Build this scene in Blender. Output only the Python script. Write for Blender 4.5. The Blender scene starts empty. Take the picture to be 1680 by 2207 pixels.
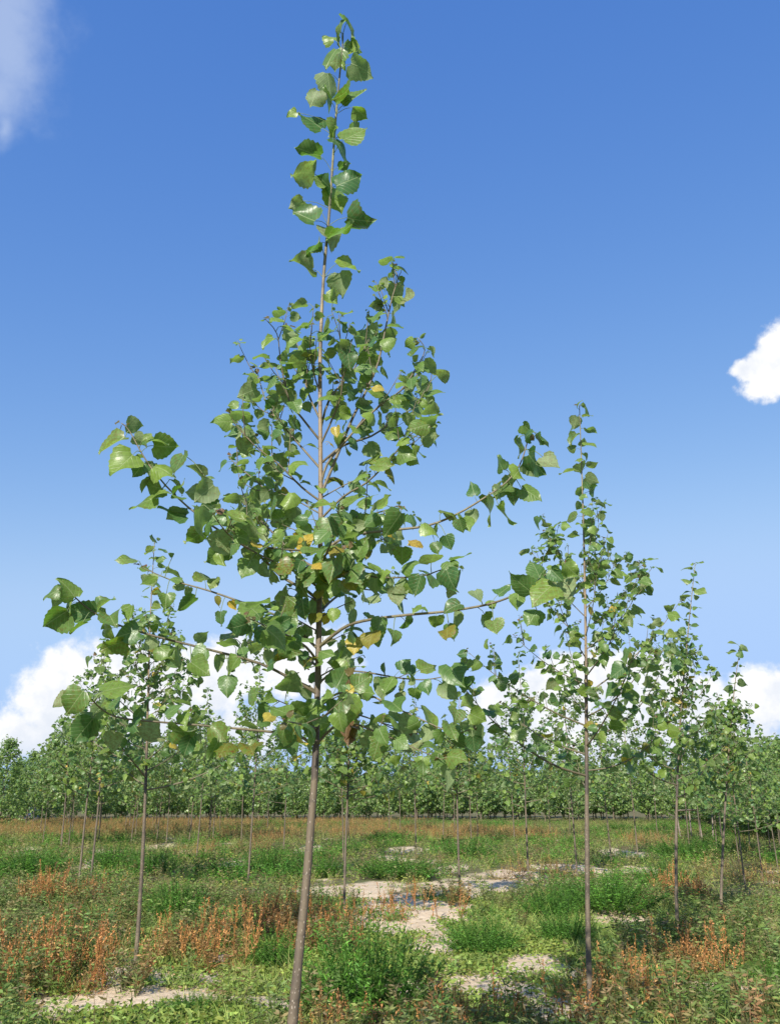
import bpy, math, random
import numpy as np
from mathutils import Vector, Matrix

# ------------------------------------------------------------------ camera
PITCH = math.radians(18.6); CAM_H = 1.5; F = 1839.0; CX, CY = 840.0, 1103.5
scene = bpy.context.scene
cam_d = bpy.data.cameras.new('camera'); cam = bpy.data.objects.new('camera', cam_d)
scene.collection.objects.link(cam); scene.camera = cam
cam.location = (0, 0, CAM_H); cam.rotation_euler = (math.pi/2 + PITCH, 0, 0)
cam_d.sensor_fit = 'VERTICAL'; cam_d.sensor_height = 36.0; cam_d.lens = 30.0
cam_d.clip_start = 0.05; cam_d.clip_end = 5000

SP, CP = math.sin(PITCH), math.cos(PITCH)
def direction(px, py):
    xc, yc = (px-CX)/F, -(py-CY)/F
    return Vector((xc, CP - SP*yc, SP + CP*yc))
def at(px, py, d):
    v = direction(px, py); return Vector((0, 0, CAM_H)) + v*(d/v.y)
def on_ground(px, py, h=0.0):
    v = direction(px, py); return Vector((0, 0, CAM_H)) + v*((h-CAM_H)/v.z)
def azel(px, py):
    v = direction(px, py).normalized(); return math.atan2(v.x, v.y), math.asin(v.z)

# ------------------------------------------------------------------ sky, sun
SUN_EL, SUN_AZ = math.radians(32), math.radians(199)     # azimuth from +Y, clockwise
sun_to = Vector((math.sin(SUN_AZ)*math.cos(SUN_EL), math.cos(SUN_AZ)*math.cos(SUN_EL), math.sin(SUN_EL)))
world = bpy.data.worlds.new('World'); scene.world = world; world.use_nodes = True
wt = world.node_tree; wn = wt.nodes; wn.clear()
def N(nt, typ, **kw):
    n = nt.nodes.new(typ)
    for k, v in kw.items():
        if k == 'inp':
            for kk, vv in v.items(): n.inputs[kk].default_value = vv
        else: setattr(n, k, v)
    return n
def L(nt, a, b): nt.links.new(a, b)
def M(nt, op, a, b=None, c=None, clamp=False):
    n = nt.nodes.new('ShaderNodeMath'); n.operation = op; n.use_clamp = clamp
    for i, v in enumerate((a, b, c)):
        if v is None: continue
        if isinstance(v, (int, float)): n.inputs[i].default_value = v
        else: nt.links.new(v, n.inputs[i])
    return n.outputs[0]
def mixc(nt, fac, a, b, blend='MIX'):
    n = nt.nodes.new('ShaderNodeMix'); n.data_type = 'RGBA'; n.blend_type = blend
    for i, v in ((0, fac), (6, a), (7, b)):
        if isinstance(v, (int, float)): n.inputs[i].default_value = v
        elif isinstance(v, tuple): n.inputs[i].default_value = v if len(v) == 4 else v + (1,)
        else: nt.links.new(v, n.inputs[i])
    return n.outputs[2]
def maprange(nt, v, a, b, c=0.0, d=1.0, smooth=True):
    n = nt.nodes.new('ShaderNodeMapRange'); n.interpolation_type = 'SMOOTHSTEP' if smooth else 'LINEAR'
    nt.links.new(v, n.inputs[0])
    for i, x in enumerate((a, b, c, d)): n.inputs[i+1].default_value = x
    return n.outputs[0]
def noise(nt, vec, scale, detail=4, rough=0.55, dim='3D'):
    n = nt.nodes.new('ShaderNodeTexNoise'); n.noise_dimensions = dim
    n.inputs['Scale'].default_value = scale; n.inputs['Detail'].default_value = detail; n.inputs['Roughness'].default_value = rough
    if vec is not None: nt.links.new(vec, n.inputs['Vector'])
    return n

sky = N(wt, 'ShaderNodeTexSky'); sky.sky_type = 'NISHITA'; sky.sun_disc = False
sky.sun_elevation = SUN_EL; sky.sun_rotation = SUN_AZ; sky.altitude = 100
sky.air_density = 1.0; sky.dust_density = 0.6; sky.ozone_density = 3.0
hs = N(wt, 'ShaderNodeHueSaturation'); hs.inputs['Saturation'].default_value = 1.0; hs.inputs['Value'].default_value = 1.0
L(wt, sky.outputs[0], hs.inputs['Color'])
skym = mixc(wt, 1.0, hs.outputs[0], (0.98, 1.06, 1.36), 'MULTIPLY')
sr = N(wt, 'ShaderNodeSeparateColor'); L(wt, skym, sr.inputs[0]); cr = N(wt, 'ShaderNodeCombineColor')
for k_, (a_, g_) in enumerate(((0.83, 1.28), (1.02, 0.86), (2.12, 0.40))): L(wt, M(wt, 'SMOOTH_MIN', M(wt, 'MULTIPLY', M(wt, 'POWER', sr.outputs[k_], g_), a_), (2.25, 3.3, 5.2)[k_], 0.8), cr.inputs[k_])
skyc = cr.outputs[0]
tc = N(wt, 'ShaderNodeTexCoord'); dirv = tc.outputs['Generated']
sep = N(wt, 'ShaderNodeSeparateXYZ'); L(wt, dirv, sep.inputs[0])
az = M(wt, 'ARCTAN2', sep.outputs[0], sep.outputs[1]); el = M(wt, 'ARCSINE', sep.outputs[2])
pos = N(wt, 'ShaderNodeCombineXYZ'); L(wt, az, pos.inputs[0]); L(wt, el, pos.inputs[1])
nz1 = noise(wt, dirv, 20.0, 4, 0.55)
disp = N(wt, 'ShaderNodeVectorMath', operation='MULTIPLY_ADD')
L(wt, nz1.outputs['Color'], disp.inputs[0]); disp.inputs[1].default_value = (0.03, 0.03, 0.0); disp.inputs[2].default_value = (-0.015, -0.015, 0)
addp = N(wt, 'ShaderNodeVectorMath', operation='ADD'); L(wt, pos.outputs[0], addp.inputs[0]); L(wt, disp.outputs[0], addp.inputs[1])
def blobs(lst):
    out = None
    for (px, py, rx, ry) in lst:
        a0, e0 = azel(px, py)
        s = N(wt, 'ShaderNodeVectorMath', operation='SUBTRACT'); L(wt, addp.outputs[0], s.inputs[0]); s.inputs[1].default_value = (a0, e0, 0)
        m = N(wt, 'ShaderNodeVectorMath', operation='MULTIPLY'); L(wt, s.outputs[0], m.inputs[0]); m.inputs[1].default_value = (F/rx, F/ry, 0)
        ln = N(wt, 'ShaderNodeVectorMath', operation='LENGTH'); L(wt, m.outputs[0], ln.inputs[0])
        v = M(wt, 'SUBTRACT', 1.0, ln.outputs['Value'])
        out = v if out is None else M(wt, 'SMOOTH_MAX', out, v, 0.25)
    return out
cum = blobs([(150, 1500, 105, 110), (255, 1480, 115, 120), (390, 1480, 110, 95), (500, 1450, 90, 85), (650, 1420, 120, 95), (330, 1590, 330, 90),
             (1130, 1530, 130, 85), (1240, 1470, 120, 80), (1370, 1470, 120, 75), (1480, 1520, 110, 80), (1640, 1500, 75, 70), (1350, 1590, 330, 75),
             (40, 1590, 90, 55),
             (1600, 796, 34, 26), (1630, 790, 40, 42), (1660, 765, 46, 46), (1700, 745, 62, 62), (1665, 818, 72, 38)])
# the same cumulus belt goes on round the horizon, outside the frame
beltn = noise(wt, dirv, 3.0, 2, 0.5)
side = maprange(wt, M(wt, 'ABSOLUTE', az), 0.5, 0.62)
belt = M(wt, 'SUBTRACT', M(wt, 'MULTIPLY', M(wt, 'SUBTRACT', beltn.outputs['Fac'], 0.42), 5.0), M(wt, 'MULTIPLY', M(wt, 'ABSOLUTE', M(wt, 'SUBTRACT', el, 0.10)), 8.0))
belt = M(wt, 'MULTIPLY', belt, side)
belt = M(wt, 'ADD', belt, M(wt, 'MULTIPLY', M(wt, 'SUBTRACT', side, 1.0), 1.0))
fld = M(wt, 'MAXIMUM', cum, belt)
nz2 = noise(wt, dirv, 42.0, 6, 0.62)
fld2 = M(wt, 'ADD', fld, M(wt, 'MULTIPLY', M(wt, 'SUBTRACT', nz2.outputs['Fac'], 0.5), 0.95))
dens = maprange(wt, fld2, -0.06, 0.36)
fade = maprange(wt, el, 0.0, 0.075, 0.55, 1.0)
dens = M(wt, 'MULTIPLY', dens, fade)
veil = blobs([(15, 60, 125, 165), (-10, 195, 95, 85), (0, 275, 30, 42)])
veil2 = M(wt, 'ADD', veil, M(wt, 'MULTIPLY', M(wt, 'SUBTRACT', nz1.outputs['Fac'], 0.5), 1.7))
veil2 = M(wt, 'ADD', veil2, M(wt, 'MULTIPLY', M(wt, 'SUBTRACT', nz2.outputs['Fac'], 0.5), 0.5))
vd = maprange(wt, veil2, -0.45, 0.9, 0.0, 0.42)
# relief: thick parts white, thin and low parts a cool grey
shade = maprange(wt, M(wt, 'ADD', M(wt, 'ADD', M(wt, 'MULTIPLY', nz2.outputs['Fac'], 0.55), M(wt, 'MULTIPLY', nz1.outputs['Fac'], 0.75)), M(wt, 'MULTIPLY', M(wt, 'MINIMUM', el, 0.17), 1.6)), 0.66, 1.0)
ccol = mixc(wt, shade, (4.3, 4.55, 5.0), (5.5, 5.5, 5.55))
c1 = mixc(wt, vd, skyc, (4.0, 4.5, 5.3))
c2 = mixc(wt, dens, c1, ccol)
bg = N(wt, 'ShaderNodeBackground'); bg.inputs['Strength'].default_value = 0.125
L(wt, c2, bg.inputs[0])
wo = N(wt, 'ShaderNodeOutputWorld'); L(wt, bg.outputs[0], wo.inputs[0])

sun_d = bpy.data.lights.new('sun', 'SUN'); sun_d.energy = 4.8; sun_d.angle = math.radians(0.53); sun_d.color = (1.0, 0.94, 0.84)
sun = bpy.data.objects.new('sun', sun_d); scene.collection.objects.link(sun)
sun.rotation_euler = (-sun_to).to_track_quat('-Z', 'Y').to_euler(); sun.location = (-5, -10, 12)
vs = scene.view_settings; vs.view_transform = 'Standard'; vs.look = 'None'; vs.exposure = 0.62; vs.gamma = 1.0; vs.use_curve_mapping = False
scene.render.engine = 'CYCLES'; scene.cycles.max_bounces = 6; scene.cycles.transparent_max_bounces = 8; scene.cycles.use_denoising = True

# ------------------------------------------------------------------ helpers
COL = scene.collection
def link(o): COL.objects.link(o); return o
def tag(o, label=None, cat=None, group=None, kind=None):
    if label: o['label'] = label
    if cat: o['category'] = cat
    if group: o['group'] = group
    if kind: o['kind'] = kind
    return o
def npmesh(name, V, Fc, mats, vec=None, col=None, tint=None, matidx=None, smooth=True):
    """V (n,3); Fc (m,3) or (m,4)"""
    V = np.asarray(V, np.float32); Fc = np.asarray(Fc, np.int32); k = Fc.shape[1]
    me = bpy.data.meshes.new(name)
    me.vertices.add(len(V)); me.vertices.foreach_set('co', V.ravel())
    me.loops.add(Fc.size); me.loops.foreach_set('vertex_index', Fc.ravel())
    me.polygons.add(len(Fc)); me.polygons.foreach_set('loop_start', np.arange(0, Fc.size, k, dtype=np.int32))
    if smooth: me.polygons.foreach_set('use_smooth', np.ones(len(Fc), bool))
    for m in (mats if isinstance(mats, (list, tuple)) else [mats]): me.materials.append(m)
    if matidx is not None: me.polygons.foreach_set('material_index', np.asarray(matidx, np.int32))
    if vec is not None:
        a = me.attributes.new('luv', 'FLOAT_VECTOR', 'POINT'); a.data.foreach_set('vector', np.asarray(vec, np.float32).ravel())
    if col is not None:
        c = np.ones((len(V), 4), np.float32); c[:, :3] = col
        a = me.attributes.new('Col', 'FLOAT_COLOR', 'POINT'); a.data.foreach_set('color', c.ravel())
    if tint is not None:
        a = me.attributes.new('tint', 'FLOAT', 'POINT'); a.data.foreach_set('value', np.asarray(tint, np.float32))
    me.update(calc_edges=True); me.validate()
    return me
def hash2(ix, iy, s):
    h = (ix.astype(np.int64)*374761393 + iy.astype(np.int64)*668265263 + s*1442695041) & 0xffffffff
    h = ((h ^ (h >> 13))*1274126177) & 0xffffffff
    return ((h ^ (h >> 16)) & 0xffffff)/float(0xffffff)
def vnoise(x, y, s=0):
    x = np.asarray(x, float); y = np.asarray(y, float)
    ix = np.floor(x); iy = np.floor(y); fx = x-ix; fy = y-iy
    fx = fx*fx*(3-2*fx); fy = fy*fy*(3-2*fy)
    a = hash2(ix, iy, s); b = hash2(ix+1, iy, s); c = hash2(ix, iy+1, s); d = hash2(ix+1, iy+1, s)
    return (a*(1-fx)+b*fx)*(1-fy) + (c*(1-fx)+d*fx)*fy
def fbm(x, y, s=0, o=3):
    t = 0; a = .5; w = 0
    for i in range(o): t = t + a*vnoise(x*2**i, y*2**i, s+i); w += a; a *= .5
    return t/w
def ground_h(x, y):
    x = np.asarray(x, float); y = np.asarray(y, float)
    near = np.clip((60-np.abs(y))/30, 0, 1)
    return near*(0.16*(fbm(x*.35, y*.35, 5, 2)-.5) + 0.07*(fbm(x*1.6, y*1.6, 9, 2)-.5))
def gh(x, y): return float(ground_h(x, y))

# ------------------------------------------------------------------ materials
def newmat(name):
    m = bpy.data.materials.new(name); m.use_nodes = True; m.node_tree.nodes.clear(); return m, m.node_tree
def finish(nt, shader):
    o = N(nt, 'ShaderNodeOutputMaterial'); L(nt, shader, o.inputs[0])
def leaf_material(name, upper_a, upper_b, under_a, under_b, vein, trans, joined, spots=0.0, gloss=0.36, alt=None):
    m, nt = newmat(name)
    at_ = N(nt, 'ShaderNodeAttribute', attribute_name='luv'); sp = N(nt, 'ShaderNodeSeparateXYZ'); L(nt, at_.outputs['Vector'], sp.inputs[0])
    if joined: r = N(nt, 'ShaderNodeAttribute', attribute_name='tint').outputs['Fac']
    else: r = N(nt, 'ShaderNodeObjectInfo').outputs['Random']
    ax = M(nt, 'ABSOLUTE', sp.outputs[0])
    mid = maprange(nt, ax, 0.008, 0.028, 1.0, 0.0)
    ph = M(nt, 'FRACT', M(nt, 'MULTIPLY', M(nt, 'SUBTRACT', sp.outputs[1], M(nt, 'MULTIPLY', ax, 0.85)), 6.0))
    lat = maprange(nt, M(nt, 'ABSOLUTE', M(nt, 'SUBTRACT', ph, 0.5)), 0.03, 0.13, 1.0, 0.0)
    veins = M(nt, 'MAXIMUM', mid, M(nt, 'MULTIPLY', lat, 0.42), clamp=True)
    geo = N(nt, 'ShaderNodeNewGeometry')
    nz = noise(nt, at_.outputs['Vector'], 5.0, 3)
    rr = M(nt, 'FRACT', M(nt, 'ADD', M(nt, 'MULTIPLY', r, 7.31), 0.13))
    cu = mixc(nt, r, upper_a, upper_b); cd = mixc(nt, rr, under_a, under_b)
    base = mixc(nt, geo.outputs['Backfacing'], cu, cd)
    if alt:
        base = mixc(nt, maprange(nt, M(nt, 'ADD', nz.outputs['Fac'], M(nt, 'MULTIPLY', M(nt, 'SUBTRACT', rr, .5), .45)), .42, .62), base, alt)
    mot = maprange(nt, nz.outputs['Fac'], 0.3, 0.7, 0.78, 1.18, False)
    vm = N(nt, 'ShaderNodeVectorMath', operation='SCALE'); L(nt, base, vm.inputs[0]); L(nt, mot, vm.inputs['Scale'])
    base2 = mixc(nt, M(nt, 'MULTIPLY', veins, 0.5), vm.outputs[0], vein)
    if spots:
        sn = noise(nt, at_.outputs['Vector'], 9.0, 2)
        base2 = mixc(nt, M(nt, 'MULTIPLY', maprange(nt, M(nt, 'ADD', sn.outputs['Fac'], M(nt, 'MULTIPLY', rr, .18)), 0.62, 0.72), spots), base2, (0.16, 0.07, 0.02))
    bmp = N(nt, 'ShaderNodeBump'); bmp.inputs['Strength'].default_value = 0.35; bmp.inputs['Distance'].default_value = 0.004
    L(nt, M(nt, 'SUBTRACT', nz.outputs['Fac'], veins), bmp.inputs['Height'])
    p = N(nt, 'ShaderNodeBsdfPrincipled'); L(nt, base2, p.inputs['Base Color']); L(nt, bmp.outputs[0], p.inputs['Normal'])
    rg = mixc(nt, geo.outputs['Backfacing'], (gloss,)*3, (0.55,)*3); L(nt, rg, p.inputs['Roughness'])
    p.inputs['Specular IOR Level'].default_value = 0.5
    t = N(nt, 'ShaderNodeBsdfTranslucent')
    tcx = mixc(nt, 1.0, base2, (1.25, 1.55, 0.6), 'MULTIPLY'); L(nt, tcx, t.inputs[0])
    mx = N(nt, 'ShaderNodeMixShader'); mx.inputs[0].default_value = trans
    L(nt, p.outputs[0], mx.inputs[1]); L(nt, t.outputs[0], mx.inputs[2]); finish(nt, mx.outputs[0])
    return m
GREEN = ((0.065, 0.155, 0.050), (0.205, 0.300, 0.055), (0.20, 0.275, 0.125), (0.26, 0.32, 0.15), (0.36, 0.42, 0.21))
YELLOW = ((0.50, 0.35, 0.06), (0.43, 0.37, 0.075), (0.60, 0.40, 0.06), (0.48, 0.40, 0.09), (0.65, 0.5, 0.15))
OLIVE = ((0.17, 0.19, 0.03), (0.24, 0.21, 0.035), (0.24, 0.24, 0.07), (0.28, 0.25, 0.07), (0.36, 0.34, 0.12))
YOUNG = ((0.16, 0.085, 0.045), (0.12, 0.11, 0.035), (0.20, 0.13, 0.07), (0.17, 0.15, 0.07), (0.26, 0.2, 0.1))
KINDS = {'g': GREEN, 'y': YELLOW, 'o': OLIVE, 'r': YOUNG, 'd': ((0.085, 0.045, 0.025), (0.14, 0.08, 0.04), (0.11, 0.06, 0.035), (0.16, 0.09, 0.05), (0.18, 0.11, 0.06))}
MAT = {}
for k, c in KINDS.items():
    MAT[k] = leaf_material('poplar_leaf_'+k, *c, 0.44, False, spots=0.8 if k in 'yo' else 0.35, alt=(0.22, 0.25, 0.04) if k == 'y' else ((0.12, 0.19, 0.035) if k == 'o' else None))
    MAT[k+'j'] = leaf_material('poplar_leaf_joined_'+k, *c, 0.38, True, spots=0.4 if k in 'yo' else 0.0)

def bark_material():
    m, nt = newmat('poplar_bark')
    g = N(nt, 'ShaderNodeTexCoord'); ob = g.outputs['Object']; sp = N(nt, 'ShaderNodeSeparateXYZ'); L(nt, ob, sp.inputs[0])
    mp = N(nt, 'ShaderNodeMapping'); mp.inputs['Scale'].default_value = (1, 1, 0.28); L(nt, ob, mp.inputs[0])
    n1 = noise(nt, mp.outputs[0], 60, 5, .6); n2 = noise(nt, ob, 5.0, 3, .6)
    rmp = N(nt, 'ShaderNodeValToRGB'); el_ = rmp.color_ramp.elements
    el_[0].position = 0.0; el_[0].color = (0.18, 0.142, 0.09, 1); el_[1].position = 1.0; el_[1].color = (0.17, 0.19, 0.07, 1)
    for p_, c_ in ((0.27, (0.14, 0.108, 0.07)), (0.42, (0.20, 0.148, 0.088)), (0.62, (0.30, 0.22, 0.14)), (0.80, (0.24, 0.22, 0.11))):
        e = rmp.color_ramp.elements.new(p_); e.color = c_ + (1,)
    zz = M(nt, 'ADD', M(nt, 'DIVIDE', sp.outputs[2], 5.0), M(nt, 'MULTIPLY', M(nt, 'SUBTRACT', n2.outputs['Fac'], .5), .12)); L(nt, zz, rmp.inputs[0])
    dk = maprange(nt, n2.outputs['Fac'], 0.42, 0.62)
    zn = M(nt, 'ADD', sp.outputs[2], M(nt, 'MULTIPLY', M(nt, 'SUBTRACT', n2.outputs['Fac'], .5), .5))
    stain = M(nt, 'MULTIPLY', maprange(nt, zn, 1.48, 1.54), maprange(nt, zn, 1.80, 1.95, 1.0, 0.0))
    dk = M(nt, 'MAXIMUM', M(nt, 'MULTIPLY', dk, .65), M(nt, 'MULTIPLY', stain, .92))
    c = mixc(nt, dk, rmp.outputs[0], (0.055, 0.043, 0.035))
    c = mixc(nt, maprange(nt, n1.outputs['Fac'], .35, .7, 0.0, .45), c, (0.09, 0.07, 0.055))
    mp3 = N(nt, 'ShaderNodeMapping'); mp3.inputs['Scale'].default_value = (1, 1, 5); L(nt, ob, mp3.inputs[0]); n4 = noise(nt, mp3.outputs[0], 9, 4, .65)
    c = mixc(nt, maprange(nt, n4.outputs['Fac'], .52, .66, 0, .55), c, (0.06, 0.048, 0.036))
    vo = N(nt, 'ShaderNodeTexVoronoi'); vo.inputs['Scale'].default_value = 95; mp2 = N(nt, 'ShaderNodeMapping'); mp2.inputs['Scale'].default_value = (1, 1, .6); L(nt, ob, mp2.inputs[0]); L(nt, mp2.outputs[0], vo.inputs['Vector'])
    dots = maprange(nt, vo.outputs['Distance'], 0.16, 0.27, 1.0, 0.0)
    low = maprange(nt, sp.outputs[2], 1.5, 3.2, 1.0, 0.15)
    c = mixc(nt, M(nt, 'MULTIPLY', M(nt, 'MULTIPLY', M(nt, 'MULTIPLY', dots, low), maprange(nt, n1.outputs['Fac'], .4, .6)), .7), c, (0.40, 0.34, 0.27))
    b = N(nt, 'ShaderNodeBump'); b.inputs['Strength'].default_value = .5; b.inputs['Distance'].default_value = .004
    L(nt, M(nt, 'ADD', n1.outputs['Fac'], M(nt, 'MULTIPLY', dots, .4)), b.inputs['Height'])
    p = N(nt, 'ShaderNodeBsdfPrincipled'); L(nt, c, p.inputs['Base Color']); L(nt, b.outputs[0], p.inputs['Normal']); p.inputs['Roughness'].default_value = .62
    finish(nt, p.outputs[0]); return m
BARK = bark_material()
def twig_material():
    m, nt = newmat('poplar_twig')
    oi = N(nt, 'ShaderNodeObjectInfo'); g = N(nt, 'ShaderNodeTexCoord'); n1 = noise(nt, g.outputs['Object'], 40, 4)
    c = mixc(nt, oi.outputs['Random'], (0.13, 0.11, 0.06), (0.20, 0.17, 0.10))
    c = mixc(nt, maprange(nt, n1.outputs['Fac'], .35, .7, 0, .6), c, (0.07, 0.055, 0.045))
    p = N(nt, 'ShaderNodeBsdfPrincipled'); L(nt, c, p.inputs['Base Color']); p.inputs['Roughness'].default_value = .6
    finish(nt, p.outputs[0]); return m
TWIG = twig_material()
def plant_material():
    m, nt = newmat('weed_foliage')
    a = N(nt, 'ShaderNodeAttribute', attribute_name='Col')
    p = N(nt, 'ShaderNodeBsdfPrincipled'); L(nt, a.outputs['Color'], p.inputs['Base Color']); p.inputs['Roughness'].default_value = .6
    p.inputs['Specular IOR Level'].default_value = .3
    t = N(nt, 'ShaderNodeBsdfTranslucent'); L(nt, mixc(nt, 1.0, a.outputs['Color'], (1.3, 1.4, .7), 'MULTIPLY'), t.inputs[0])
    mx = N(nt, 'ShaderNodeMixShader'); mx.inputs[0].default_value = .3
    L(nt, p.outputs[0], mx.inputs[1]); L(nt, t.outputs[0], mx.inputs[2]); finish(nt, mx.outputs[0]); return m
PLANT = plant_material()
def soil_material():
    m, nt = newmat('sandy_soil')
    g = N(nt, 'ShaderNodeTexCoord'); ob = g.outputs['Object']
    n1 = noise(nt, ob, 1.1, 4, .6); n2 = noise(nt, ob, 18, 5, .65); n3 = noise(nt, ob, 4.0, 4, .6)
    a = N(nt, 'ShaderNodeAttribute', attribute_name='cover')
    c = mixc(nt, maprange(nt, n3.outputs['Fac'], .3, .7), (0.55, 0.42, 0.275), (0.68, 0.545, 0.385))
    c = mixc(nt, maprange(nt, n2.outputs['Fac'], .5, .75, 0, .4), c, (0.36, 0.27, 0.17))
    gr = mixc(nt, maprange(nt, n1.outputs['Fac'], .35, .65), (0.10, 0.125, 0.04), (0.15, 0.105, 0.05))
    gr = mixc(nt, maprange(nt, n2.outputs['Fac'], .4, .7), gr, (0.20, 0.17, 0.09))
    f = maprange(nt, M(nt, 'ADD', a.outputs['Fac'], M(nt, 'MULTIPLY', M(nt, 'SUBTRACT', n2.outputs['Fac'], .5), .8)), .35, .75)
    c = mixc(nt, f, c, gr)
    b = N(nt, 'ShaderNodeBump'); b.inputs['Strength'].default_value = .8; b.inputs['Distance'].default_value = .03
    L(nt, M(nt, 'ADD', n2.outputs['Fac'], n3.outputs['Fac']), b.inputs['Height'])
    p = N(nt, 'ShaderNodeBsdfPrincipled'); L(nt, c, p.inputs['Base Color']); L(nt, b.outputs[0], p.inputs['Normal']); p.inputs['Roughness'].default_value = .9
    p.inputs['Specular IOR Level'].default_value = .15
    finish(nt, p.outputs[0]); return m
SOIL = soil_material()

# ------------------------------------------------------------------ where the sand is bare
BARE = []
for (px, py, rx, ry) in [(290, 2112, 135, 42), (330, 2150, 130, 22), (470, 2060, 45, 20), (600, 2045, 40, 14), (820, 1992, 60, 20), (960, 1955, 75, 16), (1060, 1898, 70, 13), (860, 1945, 95, 26), (900, 1985, 70, 22), (1020, 1915, 90, 18), (1110, 1885, 60, 12),
                         (1150, 2075, 90, 26), (1080, 2110, 100, 26), (930, 2030, 80, 14), (1325, 1952, 35, 12), (1330, 1985, 60, 18), (200, 2150, 140, 22), (1200, 2165, 90, 22),
                         (880, 1832, 40, 6), (235, 1858, 40, 8), (60, 1900, 40, 7), (360, 1852, 30, 6), (700, 1920, 25, 8), (190, 1985, 60, 12), (1350, 1838, 60, 8), (1245, 1872, 60, 8),
                         (560, 2165, 60, 16), (1400, 1875, 40, 9), (810, 1915, 60, 16), (100, 2180, 90, 14)]:
    c = on_ground(px, py); n = on_ground(px, py+ry); f = on_ground(px, py-ry)
    BARE.append((c.x, (n.y*.62+f.y*.38), rx*c.y/F, max(.25, (f.y-n.y)*.62)))
def bare(x, y):
    x = np.asarray(x, float); y = np.asarray(y, float); b = np.full(x.shape, -1.0)
    for (cx, cy, rx, ry) in BARE:
        d = np.sqrt(((x-cx)/rx)**2 + ((y-cy)/ry)**2); b = np.maximum(b, 1.25-d)
    b = b + 2.0*(fbm(x*3.2, y*2.0, 21, 4)-.53)
    b = np.maximum(b, (fbm(x*.8, y*.5, 33, 3)-.66)*4.0)
    return b

# ------------------------------------------------------------------ ground
xs = np.concatenate([-np.geomspace(900, 12, 26)[:-1], np.arange(-12, 12.01, .16), np.geomspace(12, 900, 26)[1:]])
ys = np.concatenate([np.linspace(-60, 3, 14), np.arange(3.2, 22, .16), np.arange(22, 60, .7), np.geomspace(60, 1500, 26)])
GX, GY = np.meshgrid(xs, ys); GZ = ground_h(GX, GY)
V = np.stack([GX.ravel(), GY.ravel(), GZ.ravel()], 1); nx, ny = len(xs), len(ys)
ii = (np.arange(ny-1)[:, None]*nx + np.arange(nx-1)[None, :]).ravel()
me = npmesh('ground', V, np.stack([ii, ii+1, ii+nx+1, ii+nx], 1), SOIL)
cov = np.where(GY.ravel() > 48, 1.0, np.clip(0.75 - bare(GX.ravel(), GY.ravel())*1.1, 0, 1))
a = me.attributes.new('cover', 'FLOAT', 'POINT'); a.data.foreach_set('value', cov.astype(np.float32))
ground = link(bpy.data.objects.new('ground', me)); tag(ground, 'sandy field soil showing pale between the weeds', 'ground', kind='structure')

# ------------------------------------------------------------------ leaves
SHAPE_V = np.array([0, .05, .14, .26, .40, .55, .70, .84, .93, 1.0])
SHAPE_W = np.array([.14, .35, .47, .50, .47, .40, .29, .145, .055, .0])
def leaf_blade(rng, rows, cols, fold=.12, curl=.25, wave=.05, teeth=.03, wid=1.0):
    """unit blade along +X from the origin, normal +Z. returns V, F(tri), UV"""
    vv = np.linspace(0, 1, rows+1)**0.9; P = []; U = []
    ph = rng.uniform(0, 6.28); k = rng.uniform(5, 9); tw = rng.uniform(-.9, .9); asym = rng.uniform(-.06, .06)
    for r, v in enumerate(vv):
        w = np.interp(v, SHAPE_V, SHAPE_W)*wid
        for c in range(cols+1):
            u = -1 + 2*c/cols; e = abs(u)
            ww = w*(1+asym*np.sign(u)) * (1 + (teeth*(1 if r % 2 else -1)*3*e**3 if 0 < r < rows else 0))
            x = v - (0.09*e**2 if v < .2 else 0.09*e**2*max(0, 1-(v-.2)*3)); y = u*ww
            z = fold*abs(y) - curl*v*v*.5 + wave*math.sin(k*v+ph+(1.7 if u > 0 else 0))*e*e - curl*.45*(y*2)**2
            a = tw*v; z2 = z*math.cos(a) + y*math.sin(a); y2 = y*math.cos(a) - z*math.sin(a)
            P.append((x, y2, z2)); U.append((y, v, 0))
    Fc = []
    for r in range(rows):
        for c in range(cols):
            i = r*(cols+1)+c; Fc += [(i, i+cols+1, i+cols+2), (i, i+cols+2, i+1)]
    P = np.array(P); Fc = np.array(Fc)
    n = np.cross(P[Fc[:, 1]]-P[Fc[:, 0]], P[Fc[:, 2]]-P[Fc[:, 0]])
    if n[:, 2].sum() < 0: Fc = Fc[:, ::-1]
    return P, Fc, np.array(U)
def tube(points, radii, sides=5, twist=0.0):
    pts = [Vector(p) for p in points]; P = []; Fc = []
    up = Vector((0, 0, 1)) if abs((pts[-1]-pts[0]).normalized().z) < .9 else Vector((1, 0, 0))
    for i, p in enumerate(pts):
        t = (pts[min(i+1, len(pts)-1)] - pts[max(i-1, 0)]).normalized()
        a = t.cross(up)
        if a.length < 1e-5: a = t.orthogonal()
        a.normalize(); b = a.cross(t)
        for s in range(sides):
            th = 2*math.pi*s/sides + twist
            P.append(p + (a*math.cos(th) + b*math.sin(th))*radii[i])
    for i in range(len(pts)-1):
        for s in range(sides):
            q = i*sides+s; q2 = i*sides+(s+1) % sides
            Fc += [(q, q2, q2+sides), (q, q2+sides, q+sides)]
    n = len(P); P.append(pts[-1]); 
    for s in range(sides): Fc.append(((len(pts)-1)*sides+s, (len(pts)-1)*sides+(s+1) % sides, n))
    return np.array([tuple(p) for p in P]), np.array(Fc)
def catmull(pts, n):
    pts = [Vector(p) for p in pts]; out = []
    m = len(pts)-1
    for i in range(m):
        p0 = pts[max(i-1, 0)]; p1 = pts[i]; p2 = pts[i+1]; p3 = pts[min(i+2, m)]
        for k in range(n):
            t = k/n
            out.append(.5*((2*p1)+(p2-p0)*t+(2*p0-5*p1+4*p2-p3)*t*t+(3*p1-p0-3*p2+p3)*t**3))
    out.append(pts[-1]); return out
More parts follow.
